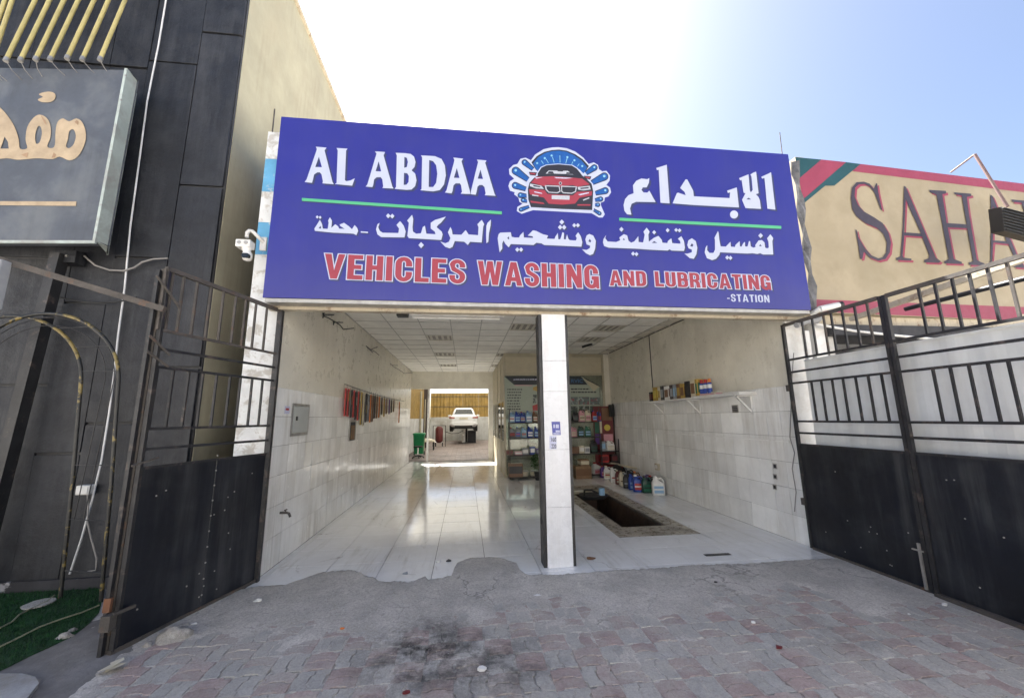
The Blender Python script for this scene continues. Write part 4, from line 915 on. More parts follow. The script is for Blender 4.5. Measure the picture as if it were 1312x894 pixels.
# ================================================================== GATES
# left gate: vertical plane through its foot
Ga, Gb = Vector((-2.09, .095, 0)), ZP(139, 840); gd = (Gb-Ga).normalized(); nG = Vector((gd.y, -gd.x, 0));
if nG.x < 0: nG = -nG
def LG(px, py): return PL(px, py, Ga, nG)
lg = thing('gate', 'open black steel gate with rusty picket top standing left of the garage', 'gate', Ga, 'black steel gates either side of the entrance')
zP = (LG(164, 598).z+LG(342, 583.5).z)/2
end = Gb.copy(); L_ = (end-Ga).length
ua = gd
def gp_(u, z_): return Ga+ua*u+Vector((0,0,z_))
def uof(px, py): return (LG(px, py)-Ga).dot(ua)
mk('sheet_panel', MB().bar(gp_(0.03, zP/2+.01), gp_(L_*.47, zP/2+.01), .006, zP-.03), M_panelblk, lg)
mk('sheet_panel', MB().bar(gp_(L_*.47+.006, zP/2+.01), gp_(L_-.02, zP/2+.01), .006, zP-.03), M_panelblk, lg)
ztop_ = LG(198, 338.6).z; ztop2 = LG(356, 397).z; zt_g = (ztop_+ztop2)/2
mk('stile', MB().bar(gp_(0, 0), gp_(0, zt_g), .055, .05, (0,1,0)), M_steel, lg)
mk('stile', MB().bar(gp_(L_-.02, .02), gp_(L_-.02, zt_g+.02), .03, .03, (0,1,0)), M_steel, lg)
def zrail(a_, b_): return (LG(*a_).z+LG(*b_).z)/2
rz = [zrail((189.6,419),(350.7,452.7)), zrail((184.6,444),(345.6,469.5)), zrail((183,470.5),(345.6,485)), zrail((171,549),(344,545.6)), zrail((166,575),(340.6,565)), zP]
mk('top_rail', MB().bar(gp_(0, ztop2), gp_(L_, ztop_), .035, .035), M_rust, lg)
for z_ in rz: mk('rail', MB().bar(gp_(.02, z_), gp_(L_-.02, z_), .022, .022), M_rust if z_ > 2.2 else M_steel, lg)
for x in (610,640,685,740,795,845,895,935,975,1018):
    u = uof(x/2.98, 400)
    ztl = ztop2+(ztop_-ztop2)*u/L_
    mk('picket', MB().bar(gp_(u, rz[0]), gp_(u, ztl), .018, .018, (0,1,0)), M_rust, lg)
for x in (597,660,720,775,828,880,920,965,1005):
    u = uof(x/2.98, 480); mk('picket', MB().bar(gp_(u, rz[3]), gp_(u, rz[2]), .018, .018, (0,1,0)), M_steel, lg)
for (a_, b_) in (((198,353),(228,395)), ((189,430),(215,455)), ((186,450),(213,470)), ((166,597),(200,586))):
    mk('brace', MB().bar(LG(*a_)+nG*.02, LG(*b_)+nG*.02, .014, .014), M_rust, lg)
mk('bottom_rail', MB().bar(gp_(0.02, .015), gp_(L_, .015), .03, .03), M_rust, lg)
for k in range(10):
    u = .47*L_+.004; mk('rivet', MB().tube([gp_(u, .12+k*.13)+nG*.003, gp_(u, .12+k*.13)+nG*.009], .007, 6), M_galv, lg)
for k in range(16):
    u = random.uniform(.1, L_-.1); z_ = random.uniform(.1, zP-.1); mk('screw', MB().tube([gp_(u, z_)+nG*.003, gp_(u, z_)+nG*.008], .006, 6), M_galv, lg)
p = LG(140, 787); mk('latch', MB().bar(p+nG*.03, p-ua*.14+nG*.03, .02, .02).box(p.x-.03, p.y-.03, p.z-.1, p.x+.03, p.y+.03, p.z-.0), M_rust, lg)
# outer posts
pb = ZP(130, 842); pb2 = ZP(136, 841)
gp = thing('gate_post', 'rusty twin steel post at the street end of the left gate', 'post', pb)
zt1 = PL(186, 336, pb, nG).z
for k, (off, m_) in enumerate(((-.072, M_rust), (-.034, M_steel))):
    q0 = pb-ua*-.0+ua*(.035+off)-nG*.01; mk('upright', MB().bar(Vector((q0.x, q0.y, 0)), Vector((q0.x, q0.y, zt1-.02*k)), .026, .03, (0,1,0)), m_, gp)
mk('bolt_plate', MB().box(pb.x-.025, pb.y-.022, .29, pb.x+.02, pb.y+.0, .38), mat('orange_rust', (0.16, 0.07, 0.035), 0.8, bump=0.3), gp)
q0 = pb+ua*.05
pA = Vector((q0.x, q0.y, YP(175, 390, q0.y).z)); pB = YP(8, 337, q0.y)
solo('brown_beam', MB().bar(pA+(pA-pB)*.12, pB+Vector((-1.2, 0, .38)), .035, .045), M_rust, 'brown rusty beam reaching left from the twin gate post', 'beam')
p = YP(3, 363, q0.y-.05); solo('enclosure_box', B(p.x-.25, p.y-.04, p.z-.2, p.x-.0, p.y+.04, p.z+.18), mat('grey_enclosure', (0.3, 0.31, 0.32), 0.5), 'grey enclosure box at the left edge under the grey sign', 'electrical box', bevel=.01)

# right gate: plane X = 4.2, two leaves
GX = 4.19
def RG(px, py): return XP(px, py, GX)
yj = ZP(1204, 762).y-.0; y_end = -2.75; y_h = .13
zR = lambda *pp: sum(RG(*q).z for q in pp)/len(pp)
zp_ = zR((1021,570),(1312,589)); zr = [zR((1014,461),(1155,435),(1312,407)), zR((1016,476),(1162,457),(1312,434)), zR((1021,489),(1162,476.6),(1312,459.7)), zR((1023,539.6),(1312,542)), zR((1023,555),(1312,565.4))]
zt_r = zR((1024,410),(1151,375),(1312,328))
for n_, (ya, yb, lb) in enumerate(((y_h, yj+.02, 'inner leaf of the right black steel gate, next to the tiled wall'), (yj-.02, y_end, 'outer leaf of the right black steel gate, cut by the picture edge'))):
    g_ = thing('gate', lb, 'gate', (GX, ya, 0), 'black steel gates either side of the entrance')
    mk('sheet_panel', B(GX-.003, yb+.02, .03, GX+.003, ya-.02, zp_), M_panelblk, g_)
    for y_ in (ya, yb):
        mk('stile', B(GX-.018, y_-.017, .01, GX+.018, y_+.017, zt_r+.01), M_steel, g_)
    mk('bottom_rail', B(GX-.018, min(ya,yb)+.02, .0, GX+.018, max(ya,yb)-.02, .03), M_rust, g_)
    for z_ in zr+[zp_]: mk('rail', B(GX-.012, yb+.02, z_-.012, GX+.012, ya-.02, z_+.012), M_steel, g_)
    mk('top_rail', B(GX-.018, yb+.02, zt_r-.018, GX+.018, ya-.02, zt_r+.018), M_rust, g_)
    tops = (200,240,285,315,360,410,460,515) if n_ == 0 else (640,705,775,845,920,1000)
    ys = [RG(960+x/2.98, 410 if n_ == 0 else 360).y for x in tops]
    if n_: ys += [ys[-1]-.155*k for k in (1,2,3,4,5,6,7,8) if ys[-1]-.155*k > y_end+.05]
    for y_ in ys: mk('picket', B(GX-.009, y_-.009, zr[0]+.012, GX+.009, y_+.009, zt_r-.018), M_steel if random.random() < .6 else M_rust, g_)
    lows = (168,195,225,255,290,325,362,400) if n_ == 0 else (497,545,597,650,707)
    ys = [RG(960+x/2.128, 485 if n_ == 0 else 465).y for x in lows]
    if n_: ys += [ys[-1]-.135*k for k in range(1, 9) if ys[-1]-.135*k > y_end+.05]
    for y_ in ys: mk('picket', B(GX-.009, y_-.009, zr[3]+.012, GX+.009, y_+.009, zr[2]-.012), M_steel, g_)
    for k in range(12):
        y_ = random.uniform(yb+.1, ya-.1); z_ = random.uniform(.1, zp_-.1); mk('screw', MB().tube([(GX-.003, y_, z_), (GX-.008, y_, z_)], .006, 6), M_galv, g_)
    if n_ == 0:
        mk('drop_bolt', MB().bar((GX-.03, yb+.03, .03), (GX-.03, yb+.03, .42), .018, .018, (0,1,0)).bar((GX-.045, yb+.08, .36), (GX-.045, yb-.01, .36), .012, .012), M_galv, g_)
        mk('hinge', B(GX-.03, ya+.0, 1.9, GX+.03, ya+.05, 1.98), M_rust, g_); mk('hinge', B(GX-.03, ya, .5, GX+.03, ya+.05, .58), M_rust, g_)
solo('floor_angle', B(GX-.05, y_end, .002, GX-.022, yj-.02, .03), M_rust, 'rusty angle iron along the ground under the outer right gate leaf', 'angle iron')
# white corrugated sheet wall behind the right gate
fw = thing('sheet_fence', 'white corrugated metal fence directly behind the right gate', 'fence', (4.33, -1.3, 0))
zf = zr[0]-.035
def corr(x, ya, yb, z0_, z1_, pitch=.24, d_=.007):
    g = MB(); n_ = int(abs(yb-ya)/pitch*4); vs = []
    for i in range(n_+1):
        y_ = ya+(yb-ya)*i/n_; ph = i % 4; o_ = (0, 0, d_, d_)[ph]
        vs += [(x+o_, y_, z0_), (x+o_, y_, z1_), (x+o_+.004, y_, z0_), (x+o_+.004, y_, z1_)]
    fs = []
    for i in range(n_): a_ = i*4; fs += [(a_, a_+4, a_+5, a_+1), (a_+2, a_+3, a_+7, a_+6), (a_+1, a_+5, a_+7, a_+3)]
    g.add(vs, fs); return g
yk = 0.0
for k, (ya, yb) in enumerate(((.0, -1.0), (-1.0, -2.0), (-2.0, -3.2))):
    mk('sheet', corr(4.31, ya, yb+.002, 0, zf), M_wsheet, fw)
mk('top_trim', B(4.30, -3.2, zf, 4.345, 0.0, zf+.02), M_wsheet, fw)
for z_ in (.4, 1.3, 2.0): mk('rail', B(4.336, -3.2, z_, 4.37, 0, z_+.04), M_galv, fw)
mk('post', B(4.34, -.04, 0, 4.40, .015, zt_r-.1), M_white2, fw)

# ---- neighbour shop on the right under the tan sign
ns = thing('neighbour_shop', 'shaded neighbouring shopfront under the tan sign, behind the white metal fence', 'building', (7, .5, 0))
m_ng = mat('grey_shop_wall', (0.22, 0.225, 0.23), 0.8, var=0.1, col2=(0.14, 0.14, 0.14), cs=1.5)
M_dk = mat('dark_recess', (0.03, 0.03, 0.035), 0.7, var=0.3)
mk('wall', B(4.5, 1.1, 0, 13, 1.3, 3.2), m_ng, ns)
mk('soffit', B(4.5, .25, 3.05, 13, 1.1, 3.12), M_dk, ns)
mk('fascia_beam', B(4.52, .12, 2.78, 13, .24, 3.0), M_beam, ns)
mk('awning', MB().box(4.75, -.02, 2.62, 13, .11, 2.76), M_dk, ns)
mk('upper_wall', B(4.6, .26, 3.13, 13, .5, 4.75), m_ng, ns)
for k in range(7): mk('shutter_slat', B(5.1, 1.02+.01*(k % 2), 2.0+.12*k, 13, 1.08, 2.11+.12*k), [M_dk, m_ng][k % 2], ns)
mk('column', B(4.55, .05, 0, 4.72, .2, 2.78), M_white2, ns); mk('column', B(4.80, .1, 0, 4.88, .2, 2.78), M_galv, ns)
solo('white_pipe', MB().tube([YP(1044,415,-.02), YP(1095,424,-.02), YP(1150,430,-.02), YP(1260,440,-.02)], .018, 8), M_white2, 'thin white pipe crossing under the tan sign behind the gate bars', 'pipe')
solo('wrapped_pipe', MB().tube([YP(1020,417,-.1), YP(1034,411,-.08), YP(1046,411,-.05), YP(1054,405,-.05)], [.035,.045,.04,.03], 8), mat('grey_wrap', (0.3, 0.3, 0.3), 0.8, bump=0.8, bscale=30), 'grey wrapped pipe bend at the right hinge of the gate', 'pipe')
rc = thing('cctv_camera', 'cream bullet camera lying at the bottom left corner of the tan sign', 'camera', YP(1062,394,-.12))
pa_, pb_ = YP(1050,396,-.14), YP(1074,391,-.16)
mk('housing', MB().tube([pa_, pb_], .04, 12), M_white2, rc); mk('lens_hood', MB().tube([pb_, pb_+(pb_-pa_).normalized()*.05], .042, 12), M_wire, rc); mk('bracket', MB().tube([pa_, pa_+Vector((-.03, .1, -.04))], .03, 10), M_white2, rc)
# long beige pole and black tube behind/above the right gate, carrying the floodlight
pA = XP(1090, 409, 4.42); pB = XP(1262, 349, 4.42)
solo('beige_pole', MB().bar(pA, pB+(pB-pA)*.6, .045, .05), M_beam, 'long beige pole slanting behind the top bars of the right gate', 'pole')
pA = XP(1160, 396, 4.40); pB = XP(1312, 357, 4.40)
solo('black_tube', MB().tube([pA, pB, pB+(pB-pA)*.5], .022, 8), M_steel, 'black tube slanting below the beige pole behind the right gate', 'tube')
fd = thing('floodlight', 'black rectangular floodlight on a slender bent bracket in front of the tan sign', 'floodlight', YP(1300, 285, -.9))
fy = -.55
a_ = [YP(*p, fy) for p in ((1218,221),(1249,198),(1290,263))]
mk('bracket_arm', MB().tube([YP(1218,221,-.1), YP(1249,198,fy*.7)], .012, 8).tube([YP(1249,198,fy*.7), YP(1291,265,fy)], .018, 8), mat('pinkish_primer', (0.2, 0.13, 0.12), 0.6), fd)
c4 = [YP(x, y, fy) for x, y in ((1283,265),(1336,279),(1332,308),(1287,296))]
g = MB(); bk = [p+Vector((.02, .14, .04)) for p in c4]
g.add(c4+bk, [(3,2,1,0),(4,5,6,7),(0,1,5,4),(1,2,6,5),(2,3,7,6),(3,0,4,7)]); mk('housing', g, M_wire, fd)
for k in range(8):
    t_ = (k+.5)/8; p = c4[0].lerp(c4[3], t_); q = c4[1].lerp(c4[2], t_)
    mk('cooling_fin', MB().bar(p+Vector((0,-.012,0)), q+Vector((0,-.012,0)), .022, .008), M_steel, fd)

# ---- CCTV on the left pier
cc = thing('cctv_camera', 'white dome camera on a curved arm at the left pier beside the blue sign', 'camera', YP(316, 320, -.1))
Cz = lambda x, y, d_=-.05: YP(290+x/11.175, 280+y/11.175, d_)
mk('arm', MB().tube([Cz(545,345,.02), Cz(480,290,-.03), Cz(420,225,-.06), Cz(370,180,-.08), Cz(330,175,-.09), Cz(300,200,-.1), Cz(292,270,-.1)], .02, 10), M_white2, cc)
p = Cz(545,345,.02); mk('base_plate', B(p.x-.04, -.0, p.z-.1, p.x+.03, .026, p.z+.06), M_white2, cc, bevel=.005)
p = Cz(268,370,-.1); mk('lamp_box', B(p.x-.075, p.y-.05, p.z-.045, p.x+.075, p.y+.06, p.z+.04), M_white2, cc, bevel=.008)
for k in (-1, 1): mk('lamp_eye', MB().tube([(p.x+.035*k, p.y-.051, p.z), (p.x+.035*k, p.y-.058, p.z)], .02, 12), M_galv, cc)
p = Cz(290,450,-.1); mk('neck', MB().loft([(p.z-.03, p.x, p.y, .03, .03, 2), (p.z+.01, p.x, p.y, .05, .045, 2), (p.z+.03, p.x, p.y, .055, .05, 2)]), M_white2, cc)
p = Cz(300,540,-.1); mk('head', MB().loft([(p.z-.055, p.x, p.y, .015, .015, 2), (p.z-.045, p.x, p.y, .038, .038, 2), (p.z-.01, p.x, p.y, .05, .05, 2), (p.z+.03, p.x, p.y, .048, .048, 2), (p.z+.055, p.x, p.y, .03, .03, 2)]), M_white2, cc)
mk('lens_window', MB().loft([(p.y-.056, p.x+.005, p.z-.01, .036, .026, 3), (p.y-.02, p.x+.005, p.z-.01, .04, .03, 3)], axis='y'), M_dglass, cc)



# ================================================================== INTERIOR PROPS
rr_ = lambda x, y: (330+x/3.31, 480+y/3.31)
def LWp(x, y, off=0.0): return XP(*rr_(x, y), XL+off)
# distribution box
t = thing('fuse_box', 'grey metal fuse box set in the tiled left wall near the entrance', 'electrical box', (XL, .9, 1.6))
mk('door', B(XL+.004, .68, 1.45, XL+.016, 1.13, 1.775), mat('grey_enamel', (0.42, 0.44, 0.42), 0.45, var=0.05), t, bevel=.003)
mk('frame', MB().box(XL+.0035, .64, 1.41, XL+.010, 1.17, 1.448).box(XL+.0035, .64, 1.777, XL+.010, 1.17, 1.81).box(XL+.0035, .64, 1.448, XL+.010, .678, 1.777).box(XL+.0035, 1.132, 1.448, XL+.010, 1.17, 1.777), M_galv, t)
mk('lock', B(XL+.017, .74, 1.6, XL+.026, .78, 1.65), M_wire, t)
t = thing('sticker', 'small white and red warning sticker on the left wall beside the fuse box', 'sticker', (XL, .5, 1.72))
mk('backing', B(XL+.004, .44, 1.68, XL+.0055, .57, 1.77), m_stkw, t); mk('red_band', B(XL+.006, .46, 1.72, XL+.0066, .55, 1.745), PM['red'], t)
# small red tap
tp_ = LWp(95, 585, 0)
t = thing('tap', 'small rusty water tap sticking out of the left wall low down', 'tap', tp_)
mk('body', MB().tube([tp_, tp_+Vector((.07,0,0)), tp_+Vector((.10,0,-.01)), tp_+Vector((.115,0,-.05))], .014, 8), M_rust, t)
mk('handle', MB().bar(tp_+Vector((.06,-.03,.03)), tp_+Vector((.06,.03,.03)), .012, .012).bar(tp_+Vector((.06,0,0)), tp_+Vector((.06,0,.03)), .01, .01), M_rust, t)
# niche with broken tile
t = thing('wall_niche', 'dark broken opening in the left wall tiles below the hanging blades', 'wall box', (XL, 3.3, 1.4))
mk('frame', MB().box(XL+.004, 3.08, 1.22, XL+.02, 3.12, 1.6).box(XL+.004, 3.48, 1.22, XL+.02, 3.52, 1.6).box(XL+.004, 3.12, 1.56, XL+.02, 3.48, 1.6), M_galv, t)
mk('opening', B(XL+.004, 3.12, 1.22, XL+.008, 3.48, 1.56), M_dk, t)
mk('rag', MB().box(XL+.009, 3.2, 1.24, XL+.03, 3.4, 1.5), M_card, t, bevel=.01)
# hanging wiper blades on a wire along the left wall
wa, wb = LWp(370, 40, .05), LWp(622, 112, .05)
solo('hanging_wire', MB().tube([wa.lerp(wb, k/12)+Vector((0,0,-.04*math.sin(PI*k/12))) for k in range(13)], .008, 6), M_wire, 'dark wire strung along the left wall carrying a row of wiper blades', 'wire')
bl_cols = ['red','red','black','red','black','red','gold','cream','black','grey','orange','brown','black','brown','orange','black','gold','brown','purple','black','brown','orange']
bl_y = [378,390,403,413,422,432,445,455,465,474,483,492,500,509,519,529,540,549,561,570,579,603]
bl_b = [170,172,180,183,186,188,212,214,205,203,200,195,190,184,178,172,186,168,166,160,158,205]
for k, (cx_, yb_, cl) in enumerate(zip(bl_y, bl_b, bl_cols)):
    t_ = (cx_-370)/(622-370); ptop = LWp(cx_, 40+72*t_, .05); pbt = LWp(cx_, yb_, .05)
    y_ = ptop.y; z1_ = ptop.z-.03; z0_ = max(1.25, pbt.z)+random.uniform(-.03, .05); wd_ = random.uniform(.055, .085)
    t = thing('wiper_blade', '%s packaged wiper blade hanging on the left wall wire, %s from the entrance' % (cl, ordn[k]), 'wiper blade', (XL+.05, y_, z1_), 'packaged wiper blades hanging along the left wall')
    mk('sleeve', B(XL+.035, y_-wd_/2, z0_, XL+.06, y_+wd_/2, z1_-.03), PM[cl], t, bevel=.006)
    zz = z0_+(z1_-z0_)*random.uniform(.1, .6)
    mk('label_band', B(XL+.061, y_-wd_*.45, zz, XL+.0625, y_+wd_*.45, zz+.16), PM[random.choice(['cream','yellow','orange','white','darkred'])], t)
    mk('blade', B(XL+.061, y_-.014, z0_+.02, XL+.066, y_+.014, z1_-.06), M_rubber, t)
    mk('hook', MB().tube([(XL+.05, y_, z1_-.03), (XL+.05, y_, z1_+.03)], .006, 6), M_galv, t)
# loose wires at the top of the left wall, small cameras
WQ = lambda x, y, off=0.02: XP(340+x/6.56, 380+y/6.56, XL+off)
for nm, segs, lb in (('loose_wire', [[(478,140),(490,165),(530,180),(580,215),(620,240),(655,275)], [(490,155),(575,153)], [(570,215),(650,217)], [(655,275),(735,264)], [(480,135),(482,180)], [(565,205),(565,238)]], 'tangle of dark twisted wires high on the left wall nearest the entrance'),
                     ('loose_wire', [[(845,415),(880,445),(915,465),(950,492)], [(880,445),(940,422)], [(850,425),(900,470)]], 'dark wire cluster high on the left wall, second from the entrance'),
                     ('loose_wire', [[(1045,560),(1080,590),(1120,615),(1160,645)], [(1060,575),(1110,578)], [(1160,645),(1230,640)]], 'dark wire cluster high on the left wall, farthest from the entrance')):
    g = MB()
    for s_ in segs: g.tube([WQ(*p)+Vector((random.uniform(0,.03),0,0)) for p in s_], .009, 5)
    solo(nm, g, M_wire, lb, 'wire', 'wire clusters high on the left wall')
for (x, y), lb in (((1020,425), 'small dark camera high on the left wall beside the second wire cluster'), ((1128,495), 'small dark camera high on the left wall between the wire clusters'), ((1255,645), 'small dark camera at the far end of the left wall')):
    p = WQ(x, y); t = thing('security_camera', lb, 'camera', p)
    mk('body', MB().tube([p+Vector((.12,0,0)), p+Vector((.12,-.12,-.02))], .035, 10), M_wire, t); mk('arm', MB().tube([p, p+Vector((.12,-.03,0))], .012, 6), M_galv, t)
# fluorescent batten behind the lintel
pa_, pb_ = YP(513, 401, .62), YP(645, 407, .62); z_ = (pa_.z+pb_.z)/2
t = thing('batten_light', 'long white unlit strip light hung just behind the lintel of the left bay', 'strip light', ((pa_.x+pb_.x)/2, .62, z_))
mk('tray', B(pa_.x+.12, .57, z_-.02, pb_.x, .67, z_+.03), M_white2, t, bevel=.006); mk('tube', MB().tube([(pa_.x+.16, .62, z_-.04), (pb_.x-.05, .62, z_-.04)], .014, 10), M_white2, t)
mk('driver_box', B(pa_.x-.04, .56, z_-.03, pa_.x+.10, .68, z_+.04), M_wire, t)
for k in (0.25, .8): mk('hanger', MB().tube([(pa_.x+(pb_.x-pa_.x)*k, .62, z_+.03), (pa_.x+(pb_.x-pa_.x)*k, .62, ZC)], .004, 5), M_galv, t)
solo('drain_cover', B(ZP(910,714).x-.02, ZP(910,711).y-.03, .0025, ZP(940,712).x, ZP(910,711).y+.03, .006), M_steel, 'small dark drain grate in the tiles at the front of the right bay', 'drain')

# ---- right wall
RP = lambda x, y, X=XR: XP(825+x/7.45, 440+y/7.45, X)
sf = thing('wall_shelf', 'long white shelf on diagonal brackets along the right wall', 'shelf', (4.05, 2.3, 1.9))
mk('board', B(3.94, .78, 1.895, XR-.002, 3.95, 1.917), M_white2, sf, bevel=.003)
mk('board', B(3.935, .78, 1.919, XR-.004, 2.0, 1.934), M_white2, sf, bevel=.003)
for y_ in (.9, 2.2, 3.5):
    br = mk('bracket', MB().bar((3.97, y_, 1.888), (XR-.006, y_, 1.63), .02, .02, (0,1,0)), M_white2, sf)
    mk('bracket_arm', MB().box(3.96, y_-.01, 1.872, XR-.004, y_+.01, 1.893).box(XR-.024, y_-.01, 1.6, XR-.003, y_+.01, 1.871), M_white2, sf)
def bottle(x, y, z, w_, d_, h_, cb, cc_, cl, rz, label, cat='oil bottle', group=None, handle=True, name='oil_bottle', brand=None):
    t = thing(name, label, cat, (0,0,0), group)
    hx, hy = w_/2, d_/2
    b0 = MB().loft([(0, 0, 0, hx*.9, hy*.9, 5), (h_*.02, 0, 0, hx, hy, 6), (h_*.55, 0, 0, hx, hy, 6), (h_*.66, -hx*.08, 0, hx*.9, hy*.95, 5), (h_*.78, -hx*.32, 0, hx*.5, hy*.75, 3.5), (h_*.86, -hx*.42, 0, hx*.28, hy*.5, 2), (h_*.92, -hx*.42, 0, hx*.26, hy*.48, 2)], 18)
    ob = mk('body', b0, PM[cb], t)
    if handle: mk('handle', MB().tube([(hx*.86, 0, h_*.56), (hx*.88, 0, h_*.76), (hx*.55, 0, h_*.885), (-hx*.2, 0, h_*.86)], [hx*.17, hx*.16, hx*.15, hx*.15], 8), PM[cb], t)
    mk('cap', MB().tube([(-hx*.42, 0, h_*.9), (-hx*.42, 0, h_)], hx*.33, 12), PM[cc_], t)
    if cl:
        lb = mk('label', MB().box(-hx*.75, -hy-.0025, h_*.12, hx*.75, -hy+.002, h_*.5), PM[cl], t)
        lb2 = mk('label', MB().box(-hx*.75, hy-.002, h_*.12, hx*.75, hy+.0025, h_*.5), PM[cl], t)
        mk('label_stripe', MB().box(-hx*.75, -hy-.004, h_*.28, hx*.75, -hy-.0027, h_*.36), PM[cc_ if cc_ != cl else 'red'], t)
    t.location = (x, y, z); t.rotation_euler = (0, 0, rz)
    return t
def carton(x, y, z, w_, d_, h_, c1_, c2_, label, cat='box', group=None, rz=0):
    t = thing('carton', label, cat, (0,0,0), group)
    mk('box', B(-w_/2, -d_/2, 0, w_/2, d_/2, h_), PM[c1_], t, bevel=.003)
    mk('printed_panel', B(-w_/2-.0015, -d_/2+.012, h_*.2, -w_/2-.0003, d_/2-.012, h_*.75), PM[c2_], t)
    mk('printed_panel', B(-w_/2+.012, -d_/2-.0015, h_*.25, w_/2-.012, -d_/2-.0003, h_*.8), PM[c2_], t)
    t.location = (x, y, z); t.rotation_euler = (0, 0, rz); return t
def can(x, y, z, r_, h_, cb, cc_, label, cat='spray can', group=None):
    t = thing('spray_can', label, cat, (0,0,0), group)
    mk('body', MB().tube([(0,0,0), (0,0,h_*.72), (0,0,h_*.78)], [r_, r_, r_*.6], 16), PM[cb], t)
    mk('cap', MB().tube([(0,0,h_*.78), (0,0,h_*.97), (0,0,h_)], [r_*.72, r_*.72, r_*.5], 14), PM[cc_], t)
    mk('label_band', MB().tube([(0,0,h_*.42), (0,0,h_*.66)], r_*1.015, 16, False), PM['white'], t)
    t.location = (x, y, z); return t
zsb = 1.918
G1 = 'boxes and cans standing on the right wall shelf'
items = [(75, 60, 'black', 'darkred', .10, .20, 'small dark bottle-sized box at the far left end of the wall shelf'), (118, 0, 'gold', 'yellow', .15, .29, 'gold box beside the small dark one on the wall shelf'), (160, 0, 'cream', 'gold', .10, .27, 'cream and gold box between the gold and black boxes on the wall shelf'),
         (188, 0, 'black', 'grey', .12, .29, 'black box right of the cream and gold box on the wall shelf'), (230, 0, 'white', 'brown', .16, .27, 'white and brown box on the wall shelf left of the dark grey pair'), (278, 0, 'black', 'grey', .12, .28, 'black box with grey print near the middle of the wall shelf'),
         (305, 0, 'grey', 'lightblue', .08, .28, 'narrow blue-grey box near the middle of the wall shelf'), (345, 0, 'brown', 'gold', .12, .28, 'brown box with gold print on the wall shelf'), (382, 0, 'gold', 'brown', .12, .27, 'gold box with brown print left of the tall black box on the wall shelf'),
         (430, 0, 'black', 'black', .14, .30, 'tall plain black box on the wall shelf'), (485, 0, 'cream', 'brown', .14, .33, 'tallest cream box with brown print on the wall shelf'), (520, 0, 'gold', 'green', .07, .31, 'slim gold and green box beside the blue spray cans')]
for cx_, _, ca, cb, dp, h_, lb in items:
    p = RP(cx_, 520-.12*cx_, 4.02); y_ = p.y
    carton(4.05, y_, zsb, .13, dp, h_, ca, cb, lb, 'box', G1)
for k, (cx_, lb) in enumerate(((552, 'left'), (590, 'middle'), (627, 'right'))):
    p = RP(cx_, 485-.05*cx_, 4.02); zc_ = zsb if p.y > 2.0 else 1.936
    can(4.03, p.y, zc_, .038, .27, 'blue', 'red' if k < 2 else 'orange', '%s one of the three blue spray cans on the wall shelf' % lb, group='blue spray cans on the right wall shelf')
p = RP(765, 445, 4.05)
carton(4.06, 1.62, 1.936, .14, .42, .03, 'cream', 'pink', 'flat pale packet lying on the right part of the wall shelf')
carton(4.08, 1.55, 1.968, .12, .36, .02, 'white', 'cream', 'thin white packet on top of the flat pale packet on the wall shelf')
t = thing('vent_grille', 'small grey vent grille on the right wall under the shelf', 'vent', (XR, 1.27, 1.69))
mk('frame', B(XR-.012, 1.2, 1.64, XR-.0045, 1.34, 1.76), M_galv, t)
for k in range(4): mk('slat', B(XR-.016, 1.21, 1.652+.026*k, XR-.0125, 1.33, 1.665+.026*k), M_dk, t)
cd = thing('conduit', 'white plastic conduit dropping down the right wall to a socket box', 'conduit', (XR, 3.95, .5))
mk('pipe', MB().tube([(XR-.018, 3.95, .58), (XR-.018, 3.93, 1.22)], .014, 8), M_white2, cd); mk('socket_box', B(XR-.05, 3.88, .44, XR-.0045, 4.04, .58), M_beam, cd, bevel=.006)
mk('socket_face', B(XR-.054, 3.91, .47, XR-.0505, 4.01, .55), M_white2, cd)
solo('trunking', B(XR-.02, .28, 1.243, XR-.0045, 3.9, 1.262), M_wtile, 'thin horizontal cable trunking across the right wall tiles', 'trunking')
solo('dark_cable', MB().tube([(XR-.012, 3.93, 1.95), (XR-.012, 3.935, 2.6), (XR-.012, 3.93, ZC)], .009, 5), M_wire, 'dark vertical cable from the ceiling down to the right wall shelf', 'cable')
g = MB()
pts_ = [XP(*q_, XR-.012) for q_ in ((1017,452),(1015,480),(1012,560),(1018,580),(1015,600),(1020,630),(1018,655))]
solo('dark_cable', MB().tube(pts_, .006, 5), M_gwire, 'loose grey wire down the front edge of the right wall beside the gate', 'cable')
for k, (y_, z_) in enumerate(((.60,.91),(.62,.77),(.65,.63))):
    t = thing('socket_hole', '%s of the three small dark sockets near the front of the right wall' % ['top one', 'middle one', 'bottom one'][k], 'socket', (XR, y_, z_), 'small dark sockets in the right wall')
    mk('plate', B(XR-.006, y_-.035, z_-.035, XR-.0045, y_+.035, z_+.035), M_galv, t); mk('hole', B(XR-.0075, y_-.02, z_-.022, XR-.0062, y_+.02, z_+.02), M_dk, t)
